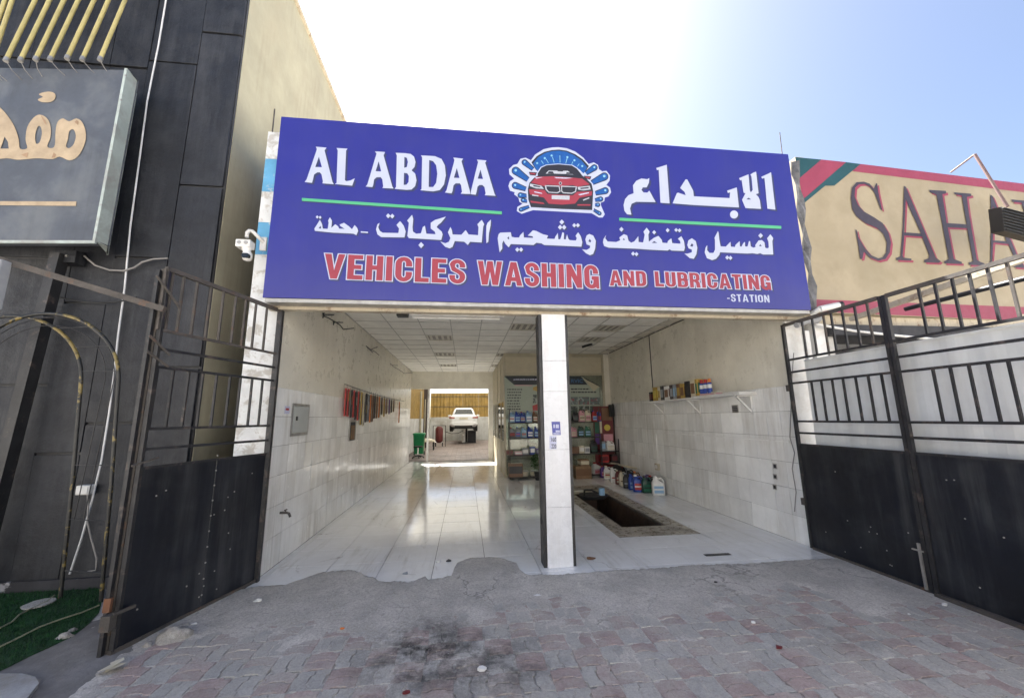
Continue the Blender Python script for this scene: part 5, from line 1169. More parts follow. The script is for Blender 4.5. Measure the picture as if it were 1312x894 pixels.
# row of oil bottles on the floor along the right wall
G2 = 'oil containers lined up on the floor by the right wall'
row = [(846, 634, 'white','white','lightblue', .25, .33, 'big white jerrycan nearest the street in the floor row by the right wall'),
       (831, 631, 'darkgreen','black','green', .20, .30, 'dark green oil can next to the big white jerrycan'),
       (820, 629.5, 'blue','white','red', .22, .31, 'blue oil can with a red label in the floor row'),
       (813, 627, 'blue','blue','lightblue', .18, .29, 'plain blue oil can just behind the red-labelled blue one'),
       (806, 625, 'black','grey','black', .18, .29, 'black oil can in the middle of the floor row'),
       (800, 622, 'cream','brown','cream', .16, .30, 'cream slim can beside the black can in the floor row'),
       (795, 620, 'darkred','cream','cream', .16, .29, 'dark red can with cream label in the floor row'),
       (789, 617.5, 'white','white','white', .18, .31, 'tall plain white can in the far half of the floor row'),
       (781, 613, 'white','cream','cream', .2, .28, 'white bottle at the far end of the floor row')]
for k, (x_, yb_, a1, a2, a3, w_, h_, lb) in enumerate(row):
    p = ZP(x_-2, yb_); bottle(p.x, p.y, 0.0015, w_, .13, h_+.04, a1, a2, a3, -.15+random.uniform(-.15,.15), lb, 'oil can', G2)
for k, (x_, yb_, a1, a2, lb) in enumerate(((838,628.5,'black','red','black can hidden behind the big white jerrycan'), (826,626,'purple','white','purple can behind the dark green and blue cans'), (812,622,'brown','orange','brown can behind the blue cans by the wall'),
                                       (804,618,'black','white','black can with white cap against the wall behind the cream can'), (796,615,'grey','red','grey can against the wall behind the dark red can'))):
    p = ZP(x_, yb_); bottle(min(XR-.1, p.x+.12), p.y+.1, 0.0015, .18, .12, .31, a1, a2, None, -.1, lb, 'oil can', G2)
solo('cloth_strip', MB().tube([ZP(775,609)+Vector((0,0,.34)), ZP(786,612)+Vector((0.05,0,.37)), ZP(800,616)+Vector((.05,0,.36)), ZP(812,619)+Vector((.1,0,.35))], .02, 6), PM['cream'], 'pale strip of cloth lying over the tops of the cans against the right wall', 'cloth')
bottle(ZP(765,609).x, ZP(765,609).y, .0015, .30, .2, .36, 'white', 'red', 'pink', .2, 'white and red bottle standing on the floor by the cardboard boxes', 'oil can')
# objects in the pit
t = thing('oil_drain_tank', 'black and blue oil drain pan set across the pit', 'drain pan', (2.5, 3.6, 0))
mk('pan', MB().loft([(.0, 2.56, 3.5, .22, .2, 3), (.06, 2.56, 3.5, .27, .25, 3), (.07, 2.56, 3.5, .27, .25, 3)]), M_rubber, t)
mk('blue_jug', MB().tube([(2.72, 3.42, .05), (2.72, 3.42, .2)], .06, 14), PM['lightblue'], t)
mk('hose', MB().tube([(2.35, 3.4, .05), (2.42, 3.6, .14), (2.6, 3.68, .12), (2.7, 3.6, .07)], .02, 8), M_rubber, t)
solo('plank', B(PX0-.06, 3.95, .002, PX1+.06, 4.3, .022), M_alu, 'pale board laid across the far end of the pit', 'board')
p = ZP(741, 630); solo('white_rag', MB().loft([(.002, p.x, p.y, .16, .05, 2), (.02, p.x, p.y, .14, .04, 2), (.03, p.x+.03, p.y, .06, .02, 2)]), PM['white'], 'crumpled white rag beside the pit just right of the centre pillar', 'rag')

# ---- shop front at Y = 6.6
FY = 6.6
sfm = thing('shop_partition', 'cream aluminium and glass partition of the oil shop at the back of the right bay', 'partition', (2.6, FY, 0))
for x0_, x1_ in ((1.08, 1.14), (3.99, 4.05)): mk('mullion', B(x0_, FY-.02, 0.001, x1_, FY+.04, ZC-.006), M_alu, sfm)
mk('transom', B(1.142, FY-.018, 2.80, 3.988, FY+.038, 2.87), M_alu, sfm); mk('transom', B(1.142, FY-.018, ZC-.1, 3.988, FY+.038, ZC-.006), M_alu, sfm)
mk('transom', B(1.142, FY-.018, 0.001, 3.988, FY+.038, .06), M_alu, sfm)
m_top = mat('cream_laminate', (0.50, 0.45, 0.33), 0.6, var=0.05)
mk('top_panel', B(1.142, FY, 2.872, 3.988, FY+.02, ZC-.102), m_top, sfm); mk('glass_pane', B(1.142, FY+.005, .062, 3.988, FY+.011, 2.798), GLASS, sfm)
mk('filler_panel', B(4.052, FY-.005, 0, XR-.002, FY+.03, ZC-.006), M_plaster, sfm)
# side glass wall running inwards
ys_ = [FY+.042, 7.7, 8.9, 10.1, YB-.002]
for k in range(4):
    mk('side_mullion', B(1.085, ys_[k], .001, 1.135, ys_[k]+.05, ZC-.006), M_alu, sfm)
    mk('side_pane', B(1.105, ys_[k]+.052, .95, 1.111, ys_[k+1]-.002, 2.08), GLASS, sfm)
    mk('side_panel', B(1.10, ys_[k]+.052, .001, 1.12, ys_[k+1]-.002, .9), m_top, sfm)
    mk('side_transom', B(1.088, ys_[k]+.052, .902, 1.132, ys_[k+1]-.002, .948), M_alu, sfm)
    mk('side_transom', B(1.088, ys_[k]+.052, 2.082, 1.132, ys_[k+1]-.002, 2.14), M_alu, sfm)
    mk('side_panel', B(1.10, ys_[k]+.052, 2.142, 1.12, ys_[k+1]-.002, ZC-.006), m_top, sfm)
p = YP(643, 537, 6.5)
solo('spot_reflector', MB().loft([(8.0, 1.06, 1.97, .02, .03, 2), (8.06, 1.06, 1.97, .03, .04, 2)], axis='y'), M_wire, 'small dark bracket on the glass shop side wall', 'bracket')
# poster across the glass
ps = thing('service_poster', 'torn shop poster with dark header, service list and car pictures on the glass partition', 'poster', (2.6, FY-.03, 2.2))
def pp(x, y, l=0): return YP(x, y, FY-.03-l)
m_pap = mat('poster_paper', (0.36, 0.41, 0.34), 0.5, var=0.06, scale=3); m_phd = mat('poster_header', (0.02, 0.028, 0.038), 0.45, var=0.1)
m_peel = mat('poster_back', (0.5, 0.46, 0.33), 0.6, var=0.1, scale=3)
def pl(name, polys, m, l=0.0):
    g = MB()
    for q_ in polys: g.poly([[pp(*p, l) for p in q_]], (0,-1,0))
    return mk(name, g, m, ps, fix=False)
Q1 = lambda x, y: (640+x/14.9, 470+y/14.9)
Q2 = lambda x, y: (725+x/11.17, 460+y/11.17)
xm = 712.0
pl('backing', [[(646,482),(745,482),(768,494),(770,537),(648,537)]], m_pap)
pl('header', [[Q1(90,180), (xm,482), (xm,492.5), Q1(280,340)], [(xm,482), Q2(215,245), Q2(310,365), (xm,492.5)]], m_phd, .003)
pl('peeled_flap', [[Q2(220,245), Q2(490,385), Q2(400,460), Q2(310,350)]], m_peel, .010)
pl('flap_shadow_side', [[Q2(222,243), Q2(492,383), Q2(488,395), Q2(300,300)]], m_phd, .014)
pl('list_panel', [[Q1(110,345), Q1(625,345), Q1(625,860), Q1(150,860)]], m_pap, .0035)
m_pink = PM['pink']
pl('list_edge', [[Q1(285,343), Q1(625,347), Q1(625,362), Q1(285,358)]], m_pink, .005)
# illegible small print: rows of short dark dashes
dash = []
for k, (yy, x1_) in enumerate(((430,445), (485,415), (540,405), (590,415), (645,385), (700,385), (755,400), (805,400))):
    x = 150
    while x < x1_:
        wd_ = random.uniform(12, 50); dash.append([Q1(x, yy-11), Q1(min(x+wd_, x1_), yy-11), Q1(min(x+wd_, x1_), yy+9), Q1(x, yy+9)]); x += wd_+random.uniform(8, 16)
for (x0_, x1_, yy) in ((70, 340, 428), (75, 435, 472)):
    x = x0_
    while x < x1_:
        wd_ = random.uniform(15, 45); dash.append([Q2(x, yy-9), Q2(min(x+wd_, x1_), yy-9), Q2(min(x+wd_, x1_), yy+9), Q2(x, yy+9)]); x += wd_+random.uniform(6, 12)
pl('small_print', dash, M_ink, .005)
dash = []; x = 265
while x < 715: wd_ = random.uniform(12, 40); dash.append([Q1(x, 228+random.uniform(-6,6)), Q1(x+wd_, 228+random.uniform(-6,6)), Q1(x+wd_, 252), Q1(x, 252)]); x += wd_+random.uniform(4, 14)
pl('header_print', dash, m_stkw, .006)
place_text('header_word', 'RVIC', YP(*Q2(75, 335), FY-.037), YP(*Q2(245, 335), FY-.037), YP(*Q2(75, 285), FY-.037), .03, mat('header_blue_print', (0.05, 0.14, 0.3), 0.5), ps)
pic = mat('poster_picture', (0.12, 0.16, 0.16), 0.45, var=0.3, scale=14, col2=(0.30, 0.04, 0.06), cs=9, cth=(0.55, 0.6), col3=(0.45, 0.5, 0.5), cs3=12, cth3=(0.56, 0.6))
pic2 = mat('poster_picture_dark', (0.05, 0.07, 0.06), 0.45, var=0.3, scale=14, col2=(0.3, 0.33, 0.3), cs=8, cth=(0.56, 0.6))
for k, (a1, b1_, a2, b2_) in enumerate(((72,540,170,650),(182,540,335,650),(345,545,485,650),(72,670,170,860),(182,670,335,860),(345,670,485,770))):
    pl('picture', [[Q2(a1,b1_), Q2(a2,b1_), Q2(a2,b2_), Q2(a1,b2_)]], [pic, pic2][k > 2], .004)
pl('picture', [[Q1(640,390), Q1(720,360), Q1(730,470), Q1(640,440)]], PM['gold'], .004)
pl('picture', [[Q1(640,530), Q1(712,530), Q1(700,690), Q1(640,690)]], pic2, .004)
pl('picture', [[Q1(630,740), Q1(745,700), Q1(745,830), Q1(635,830)]], PM['red'], .004)

# display shelving in front of the glass
rk = thing('display_rack', 'dark metal display rack with four shelves of oil bottles in front of the shop glass', 'shelf', (2.5, 6.4, 0))
x0_, x1_, y0_, y1_ = 1.19, 3.72, 6.22, 6.52
lev = [1.475, 1.065, .62, .06]
for z_ in lev: mk('shelf_board', B(x0_+.02, y0_, z_-.03, x1_-.02, y1_, z_), M_shelf, rk)
for x_ in (x0_, 2.42, x1_-.02):
    for y_ in (y0_-.001, y1_-.019): mk('upright', B(x_, y_, .001, x_+.02, y_+.02, 1.86 if y_ < 6.3 else 1.5), M_shelf, rk)
def shelfrow(z_, specs, grp):
    for (px_, w_, h_, a1, a2, a3, lb) in specs:
        p = YP(px_, 545, 6.33); bottle(p.x, 6.36+random.uniform(-.02,.02), z_+.001, w_, .11, h_, a1, a2, a3, random.uniform(-.12,.12), lb, 'oil bottle', grp)
g1, g2 = 'bottles on the top level of the display rack', 'bottles on the second level of the display rack'
shelfrow(lev[0], [(656,.17,.31,'lightblue','white','white','pale blue bottle at the left end of the rack top shelf'), (663,.15,.3,'blue','blue','lightblue','blue bottle second from the left on the rack top shelf'), (670,.15,.29,'blue','red','grey','blue bottle with red cap in the middle of the left top shelf'),
                  (678,.17,.31,'lightblue','blue','white','pale bottle with blue cap right of the red-capped one on the rack top shelf'), (686,.14,.3,'brown','red','cream','brown bottle on the rack top shelf nearest the pillar'), (692,.1,.3,'darkred','red','red','dark red bottle partly behind the left steel post on the top shelf'),
                  (738,.17,.3,'black','darkgreen','black','black bottle right of the pillar on the rack top shelf'), (746,.17,.34,'pink','brown','cream','pinkish bottle left of its twin on the rack top shelf'), (754,.17,.34,'cream','brown','pink','cream bottle right of the pinkish one on the rack top shelf'),
                  (762,.15,.3,'red','blue','lightblue','red bottle near the right end of the rack top shelf'), (768,.12,.3,'blue','red','red','blue bottle at the right end of the rack top shelf')], g1)
shelfrow(lev[1], [(656,.18,.28,'grey','red','darkred','grey bottle with dark red label at the left end of the second shelf'), (664,.15,.29,'grey','blue','blue','grey bottle with blue label second on the second shelf'), (671,.15,.29,'lightblue','grey','grey','pale blue-grey bottle in the middle of the left second shelf'),
                  (679,.16,.3,'blue','blue','white','royal blue bottle with white label on the second shelf'), (687,.13,.3,'blue','purple','lightblue','dark blue bottle on the second shelf nearest the pillar'), (735,.18,.27,'pink','pink','cream','pale pink bottle right of the pillar on the second shelf'),
                  (744,.17,.29,'darkgreen','black','lightblue','dark green bottle left of its twin on the second shelf'), (753,.17,.29,'green','darkgreen','lightblue','green bottle right of the dark green one on the second shelf')], g2)
G3 = 'small goods on the lower levels of the display rack'
for (px_, w_, h_, a1, a2, lb) in ((653,.18,.13,'brown','darkred','low brown box at the left end of the third rack shelf'), (664,.2,.08,'pink','white','flat pink and white packet on the third rack shelf'), (673,.16,.16,'grey','white','grey and white packet in the middle of the third rack shelf'),
                             (682,.14,.2,'blue','white','blue and white box on the third rack shelf'), (690,.14,.15,'purple','grey','purple box on the third rack shelf next to the steel post'), (737,.2,.18,'brown','brown','brown box right of the pillar on the third rack shelf'),
                             (745,.14,.2,'cream','white','cream box on the third rack shelf right of the pillar'), (752,.14,.17,'white','grey','white box near the right end of the third rack shelf')):
    p = YP(px_, 575, 6.33); carton(p.x, 6.36, lev[2]+.001, w_, .16, h_, a1, a2, lb, 'box', G3)
bottle(YP(761,575,6.33).x, 6.36, lev[2]+.001, .22, .14, .34, 'black', 'black', 'darkgreen', 0, 'bulky black can at the right of the third rack shelf', 'oil can', G3)
p = YP(660, 600, 6.2); carton(p.x+.02, 6.33, .061, .38, .24, .34, 'brown', 'black', 'dark open brown box at the left end of the bottom rack level')
for k, px_ in enumerate((673, 684)):
    p = YP(px_, 604, 6.3); t = thing('plastic_tub', ['small pale tub left of the plant on the bottom rack level', 'small pale tub under the plant on the bottom rack level'][k], 'tub', (p.x, 6.35, .061))
    mk('tub', MB().loft([(.061, p.x, 6.35, .08, .08, 2), (.17, p.x, 6.35, .1, .1, 2), (.18, p.x, 6.35, .105, .105, 2)]), PM['cream'], t); mk('lid', MB().loft([(.181, p.x, 6.35, .1, .1, 2), (.2, p.x, 6.35, .09, .09, 2)]), PM['grey'], t)
p = YP(690, 600, 6.0)
t = thing('potted_plant', 'dark leafy plant in a pot in front of the rack beside the steel post', 'plant', (p.x, 6.0, 0))
mk('pot', MB().loft([(.001, p.x, 6.0, .09, .09, 2), (.2, p.x, 6.0, .12, .12, 2), (.22, p.x, 6.0, .125, .125, 2)]), PM['black'], t)
g = MB()
for k in range(420):
    a_ = random.uniform(0, 2*PI); r_ = .2*math.sqrt(random.random()); z_ = random.uniform(.25, .66); rr2 = r_*(1.1-abs(z_-.48)*1.6)
    c_ = Vector((p.x+rr2*math.cos(a_), 6.0+rr2*math.sin(a_), z_)); d1 = Vector((random.gauss(0,1), random.gauss(0,1), random.gauss(0,.6))).normalized()*.04; d2 = d1.cross(Vector((random.gauss(0,1), random.gauss(0,1), 1))).normalized()*.013
    g.add([c_-d1, c_+d2, c_+d1, c_-d2], [(0,1,2,3)])
o = mk('foliage', g, M_leaf, t, fix=False); mk('stem', MB().tube([(p.x, 6.0, .2), (p.x+.01, 6.0, .55)], .012, 6), PM['brown'], t)
# cartons right bottom
p = YP(747, 607, 6.0)
for (dx, y_, z_, w_, h_, a1, a2, lb) in ((0, 6.06, .001, .42, .32, 'brown', 'brown', 'large cardboard box at the foot of the rack right of the pillar'), (.05, 6.1, .323, .24, .16, 'brown', 'cream', 'smaller brown carton stacked on the large cardboard box')):
    t = carton(p.x+dx, y_, z_, w_, .3, h_, a1, a2, lb)
    for ch in t.children:
        if ch.name.startswith('box'): ch.data.materials[0] = M_card
# red rack in the corner
cr = thing('corner_rack', 'dark red leaning rack with hanging posters and goods in the back right corner', 'rack', (3.95, 6.35, 0))
mk('panel', B(3.62, 6.42, .02, 4.18, 6.46, 1.9), PM['darkred'], cr)
mk('poster_orange', B(3.86, 6.40, 1.5, 4.15, 6.415, 1.85), PM['brown'], cr); mk('poster_green', B(3.64, 6.40, 1.15, 3.78, 6.415, 1.48), PM['green'], cr); mk('poster_white', B(3.78, 6.395, 1.15, 3.84, 6.412, 1.48), PM['cream'], cr)
mk('round_badge', MB().tube([(4.0, 6.4, 1.3), (4.0, 6.41, 1.3)], .09, 20), PM['yellow'], cr); mk('poster_pale', B(3.88, 6.395, .93, 4.15, 6.41, 1.12), PM['pink'], cr)
mk('poster_purple', B(3.64, 6.395, .85, 3.8, 6.41, 1.13), PM['purple'], cr)
for z_ in (.68, .38): mk('shelf', B(3.68, 6.1, z_-.02, 4.2, 6.4, z_), PM['black'], cr)
for x_ in (3.68, 4.17): mk('upright', B(x_, 6.08, .001, x_+.025, 6.1, 1.0), PM['black'], cr)
p = YP(620+ (0), 0, 6.2) if False else None
bottle(3.98, 6.22, .681, .24, .15, .27, 'white', 'white', 'cream', .1, 'white jerrycan on the corner rack shelf', 'oil can')
carton(3.8, 6.22, .381, .2, .2, .2, 'red', 'darkred', 'red carton on the lower shelf of the corner rack')
carton(3.78, 6.22, .681, .12, .14, .25, 'grey', 'lightblue', 'grey-blue tin box beside the white jerrycan on the corner rack')
carton(4.06, 6.2, .381, .16, .2, .2, 'black', 'darkred', 'black box at the right of the corner rack lower shelf')
bottle(3.72, 6.1, .0015, .18, .14, .3, 'purple', 'red', 'pink', 0, 'purple can on the floor at the foot of the corner rack', 'oil can')
t = solo('black_bag', MB().loft([(.002, 4.0, 5.75, .16, .25, 2.5), (.16, 4.0, 5.75, .19, .3, 2.5), (.3, 4.02, 5.8, .13, .2, 2.2), (.36, 4.02, 5.8, .05, .07, 2)]), M_rubber, 'slumped black bag on the floor in the back right corner behind the cans', 'bag')
p = YP(784, 526, 6.35)
solo('black_speaker', B(p.x-.09, 6.3, p.z-.17, p.x+.05, 6.38, p.z+.17), M_rubber, 'small black speaker box high in the corner beside the red rack', 'speaker', bevel=.01)
p = YP(750, 455, 6.0); solo('ceiling_bracket', MB().bar((3.0, 5.2, ZC-.05), (3.2, 5.0, ZC-.01), .04, .05), M_wire, 'dark bracket on the ceiling near the shop front', 'bracket')

# ================================================================== REAR YARD
yd = struct('rear_yard', MB().add([(-2.6, YB+.2, -.012), (4.6, YB+.2, -.012), (4.6, 26, -.012), (-2.6, 26, -.012)], [(0,1,2,3)]), M_grout)
meY = B(-.215, -.105, 0, .215, .105, .014).mesh('brick', mat('rear_yard_paver', (0.30, 0.24, 0.22), 0.5, rnd=0.2, var=0.12, col2=(0.13, 0.11, 0.1), cs=.7, cth=(0.45, 0.65), camt=0.8))
yr = MB(); n_ = 0
for j in range(64):
    y_ = YB+.31+j*.22
    if y_ > 25.8: break
    for i in range(17):
        x_ = -2.37+i*.44+(j % 2)*.22
        if x_ > 4.4: continue
        if j < 17 and x_ < 1.2: inst('brick', meY, yd, (x_, y_, -.013+random.uniform(0,.003))); n_ += 1
        else: yr.box(x_-.215, y_-.105, -.012, x_+.215, y_+.105, .001+random.uniform(0,.003))
o = mk('far_bricks', yr, bpy.data.materials['rear_yard_paver'], yd); o['kind'] = 'stuff'
YE = 25.8
M_ywh = mat('white_render_low', (0.62, 0.63, 0.62), 0.7, var=0.06, scale=1, streak=(0.35, 0.33, 0.3), samt=0.6, col2=(0.4, 0.39, 0.36), cs=1)
ztop = YP(590, 503.5, YE).z; zmid = YP(590, 534, YE).z
yw = thing('yard_back_wall', 'white low wall topped by a tall yellow corrugated fence at the far end of the rear yard', 'wall', (1, YE, 0))
mk('low_wall', B(-2.6, YE, -.01, 4.6, YE+.15, zmid), M_ywh, yw)
def corrY(y, xa, xb, z0_, z1_, pitch=.24, d_=.04):
    g = MB(); n_ = int((xb-xa)/pitch*4); vs = []; fs = []
    for i in range(n_+1):
        x_ = xa+(xb-xa)*i/n_; o_ = (0, 0, d_, d_)[i % 4]; vs += [(x_, y+o_, z0_), (x_, y+o_, z1_)]
    for i in range(n_): a_ = i*2; fs.append((a_, a_+2, a_+3, a_+1))
    g.add(vs, fs); return g
for k in range(6): mk('corrugated_sheet', corrY(YE+.05, -2.6+1.2*k, -2.6+1.2*(k+1)-.004, zmid+.002, ztop), M_yellow, yw, fix=False)
for z_ in (zmid+.75, zmid+1.5): mk('rail', B(-2.6, YE+.0, z_, 4.6, YE+.045, z_+.05), M_rust, yw)
ylw = thing('yard_side_wall', 'yellow sheet over white low wall along the left side of the rear yard', 'wall', (-2.6, 18, 0))
mk('low_wall', B(-2.75, YB+.21, -.01, -2.6, YE, zmid-.1), M_ywh, ylw)
g = corrY(0, YB+.25, YE, zmid-.098, 3.6); g.v = [(-2.66-y, x, z) for x, y, z in g.v]; mk('corrugated_sheet', g, M_yellow, ylw, fix=False)
yrw = thing('yard_side_wall', 'white wall along the right side of the rear yard, mostly hidden by the shop', 'wall', (4.6, 18, 0))
mk('wall_body', B(4.6, YB+.21, -.01, 4.75, YE, 3.4), M_ywh, yrw)
yrf = thing('yard_roof', 'translucent fibreglass roof high over the rear yard', 'roof', (1, 20, 4.2))
mk('roof_sheet', MB().add([(-2.9, 13.2, 4.3), (4.9, 13.2, 4.3), (4.9, 26.3, 4.3), (-2.9, 26.3, 4.3)], [(0,1,2,3)]), mat('fibreglass_sheet', (0.66, 0.64, 0.56), 0.5, var=0.05, transl=0.35), yrf)
for y_ in (13.3, 15.6, 18.0, 20.5, 23.0, 25.5): mk('rafter', B(-2.8, y_, 4.18, 4.8, y_+.08, 4.298), M_steel, yrf)
for x_ in (-2.72, 4.64):
    for y_ in (15.6, 20.5, 25.5): mk('roof_post', B(x_, y_, 3.4, x_+.07, y_+.07, 4.18), M_steel, yrf)
# unseen shops across the street, added to bounce sunlight into the shaded front
sb = thing('bounce_shop_row', 'unseen pale two-storey shop row across the street, added to bounce sunlight', 'building', (0, -17, 0))
mk('wall', B(-35, -22, -.06, 35, -16.0, 7.5), M_opp, sb); mk('cornice', B(-35.2, -16.0, 7.1, 35.2, -15.8, 7.55), M_opp, sb)
for k in range(14):
    mk('shopfront', B(-33+5*k, -15.99, 0, -29.6+5*k, -15.9, 2.7), M_dglass, sb); mk('window', B(-32.4+5*k, -15.99, 4.2, -30.2+5*k, -15.93, 5.7), M_dglass, sb)
# posts at the opening
solo('yard_post', B(-1.47, YB+.05, -.012, -1.40, YB+.12, 2.768), M_white2, 'slim white post in the rear doorway of the garage', 'post')
solo('yard_post', B(-2.35, 18.4, -.012, -2.05, 18.7, 3.5), mat('dark_brown_post', (0.05, 0.035, 0.03), 0.7), 'thick dark post on the left of the rear yard', 'post')
solo('yard_post', MB().tube([(-2.25, 16.0, 0), (-2.25, 16.0, 3.0)], .05, 8).tube([(-2.05, 16.2, 0), (-2.05, 16.2, 2.6)], .03, 8), M_alu, 'pair of thin yellowish pipes at the left wall of the rear yard', 'pipes')
# green bin
bx, by = ZP(538, 582).x, 13.9
t = thing('wheelie_bin', 'green wheeled bin just outside the rear doorway on the left', 'bin', (bx, by, 0))
mk('body', MB().loft([(.08, bx, by, .2, .2, 6), (.9, bx, by, .25, .26, 6), (.92, bx, by, .27, .28, 6)]), M_binG, t); mk('lid', MB().loft([(.925, bx, by, .275, .285, 6), (.97, bx, by, .27, .28, 6), (.99, bx, by, .2, .2, 5)]), M_binG, t)
for s_ in (-1, 1): mk('wheel', MB().tube([(bx+s_*.2, by+.22, .09), (bx+s_*.24, by+.22, .09)], .09, 14), M_rubber, t)
# swivel chair base & table
cxx, cyy = ZP(534, 588).x, ZP(534, 587).y
t = thing('swivel_stool', 'black swivel stool by the rear doorway beside the green bin', 'stool', (cxx, cyy, 0))
mk('seat', MB().loft([(.44, cxx, cyy, .17, .17, 2.5), (.46, cxx, cyy, .19, .19, 2.5), (.5, cxx, cyy, .17, .17, 2.5)]), M_rubber, t); mk('column', MB().tube([(cxx, cyy, .1), (cxx, cyy, .44)], .025, 8), M_chrome, t)
for k in range(5): a_ = 2*PI*k/5; mk('leg', MB().tube([(cxx, cyy, .12), (cxx+.25*math.cos(a_), cyy+.25*math.sin(a_), .05)], [.025,.018], 6), M_rubber, t); mk('castor', MB().tube([(cxx+.25*math.cos(a_)-.015, cyy+.25*math.sin(a_), .03), (cxx+.25*math.cos(a_)+.015, cyy+.25*math.sin(a_), .03)], .03, 8), M_rubber, t)
tx, ty = ZP(549, 575).x, 16.9
t = thing('low_table', 'low table draped with pale cloth behind the green bin', 'table', (tx, ty, 0))
mk('top', MB().loft([(.42, tx, ty, .38, .3, 4), (.5, tx, ty, .42, .32, 3), (.56, tx-.05, ty, .3, .2, 2), (.6, tx-.08, ty, .15, .1, 2)]), PM['cream'], t)
for sx in (-1, 1):
    for s2 in (-1, 1): mk('leg', B(tx+sx*.33-.02, ty+s2*.24-.02, .001, tx+sx*.33+.02, ty+s2*.24+.02, .42), M_wire, t)
# red compressor tank
kx, ky = ZP(563, 571).x, 19.6
t = thing('compressor', 'red upright air compressor tank left of the raised car', 'compressor', (kx, ky, 0))
mk('tank', MB().loft([(.2, kx, ky, .1, .1, 2), (.28, kx, ky, .20, .20, 2), (.36, kx, ky, .23, .23, 2), (1.0, kx, ky, .23, .23, 2), (1.1, kx, ky, .18, .18, 2), (1.16, kx, ky, .1, .1, 2)]), mat('dull_red_paint', (0.13, 0.022, 0.02), 0.5), t)
mk('frame', MB().box(kx-.36, ky-.2, .001, kx-.33, ky-.17, 1.2).box(kx+.36, ky-.2, .001, kx+.40, ky-.17, 1.22).box(kx-.33, ky-.2, 1.19, kx+.36, ky-.17, 1.22), M_wire, t)
for s_ in (-1, 1): mk('foot', B(kx+s_*.2-.03, ky-.1, .001, kx+s_*.2+.03, ky+.1, .22), M_wire, t)
solo('air_hose', MB().tube([(kx+.35, ky, .85), (kx+.7, ky+.2, .72), (kx+1.1, ky+.6, .72), (kx+1.4, ky+1.2, .85)], .02, 6), M_wire, 'dark hose drooping between the compressor and the car lift', 'hose')
ox = YP(604, 560, 22.5).x
solo('dark_crate', B(ox-.25, 22.3, .001, ox+.3, 22.8, .8), M_dk, 'dark box on the ground right of the lift column', 'crate', bevel=.02)
solo('dark_locker', B(YP(598,560,23.4).x-.28, 23.3, .001, YP(598,560,23.4).x+.05, 23.6, 1.6), M_wire, 'tall dark cabinet behind the lift column', 'cabinet', bevel=.02)
# car lift
lx, ly = YP(594, 560, 22.3).x, 22.4
zcar = YP(594, 552, 20.5).z
t = thing('car_lift', 'single-column hydraulic lift with a shiny ram holding up the white car', 'car lift', (lx, ly, 0))
mk('ram', MB().tube([(lx, ly, 0), (lx, ly, zcar+.1)], .13, 18), mat('bright_ram', (0.8, 0.8, 0.78), 0.25, 0.3), t); mk('base_plate', MB().tube([(lx, ly, 0), (lx, ly, .05)], .35, 20), M_steel, t)
mk('cross_beam', B(lx-.55, ly-.2, zcar+.1, lx+.55, ly+.2, zcar+.22), M_steel, t)
for s_ in (-1, 1): mk('support_rail', B(lx+s_*.5-.08, 21.0, zcar+.14, lx+s_*.5+.08, 24.4, zcar+.215), M_steel, t)
# white car seen from behind
xc = YP(594, 540, 20.6).x; y0c = 20.6; zc = zcar-.05
t = thing('car', 'white saloon car raised on the lift in the rear yard, seen from behind', 'car', (xc, y0c, zc))
zg = zc; hw = .89
def sect(y, zb_, zt_, hw_, ex=4.5): return (y, xc, (zb_+zt_)/2, hw_, (zt_-zb_)/2, ex)
mk('body', MB().loft([sect(y0c, zg+.42, zg+.92, hw*.80), sect(y0c+.05, zg+.32, zg+1.03, hw*.92), sect(y0c+.25, zg+.26, zg+1.08, hw*.98), sect(y0c+1.0, zg+.22, zg+1.06, hw), sect(y0c+2.6, zg+.22, zg+1.0, hw), sect(y0c+3.6, zg+.24, zg+.92, hw*.98), sect(y0c+4.3, zg+.3, zg+.78, hw*.9), sect(y0c+4.5, zg+.4, zg+.65, hw*.75)], 28, axis='y'), M_carw, t)
mk('cabin', MB().loft([(zg+1.0, xc, y0c+1.75, hw*.88, 1.35, 4.5), (zg+1.15, xc, y0c+1.75, hw*.83, 1.22, 4.5), (zg+1.42, xc, y0c+1.75, hw*.70, .85, 4.5), (zg+1.5, xc, y0c+1.75, hw*.6, .65, 4)], 28), M_carw, t)
def cabw(z_): return None
g = MB(); yb_a, yb_b = y0c+.46, y0c+.87
g.add([(xc-.60, yb_a, zg+1.1), (xc+.60, yb_a, zg+1.1), (xc+.49, yb_b, zg+1.40), (xc-.49, yb_b, zg+1.40)], [(0,1,2,3)])
g.add([(xc-.60, yb_a+.1, zg+1.1), (xc+.60, yb_a+.1, zg+1.1), (xc+.49, yb_b+.1, zg+1.40), (xc-.49, yb_b+.1, zg+1.40)], [(3,2,1,0)])
mk('rear_window', g, M_dglass, t, fix=False)
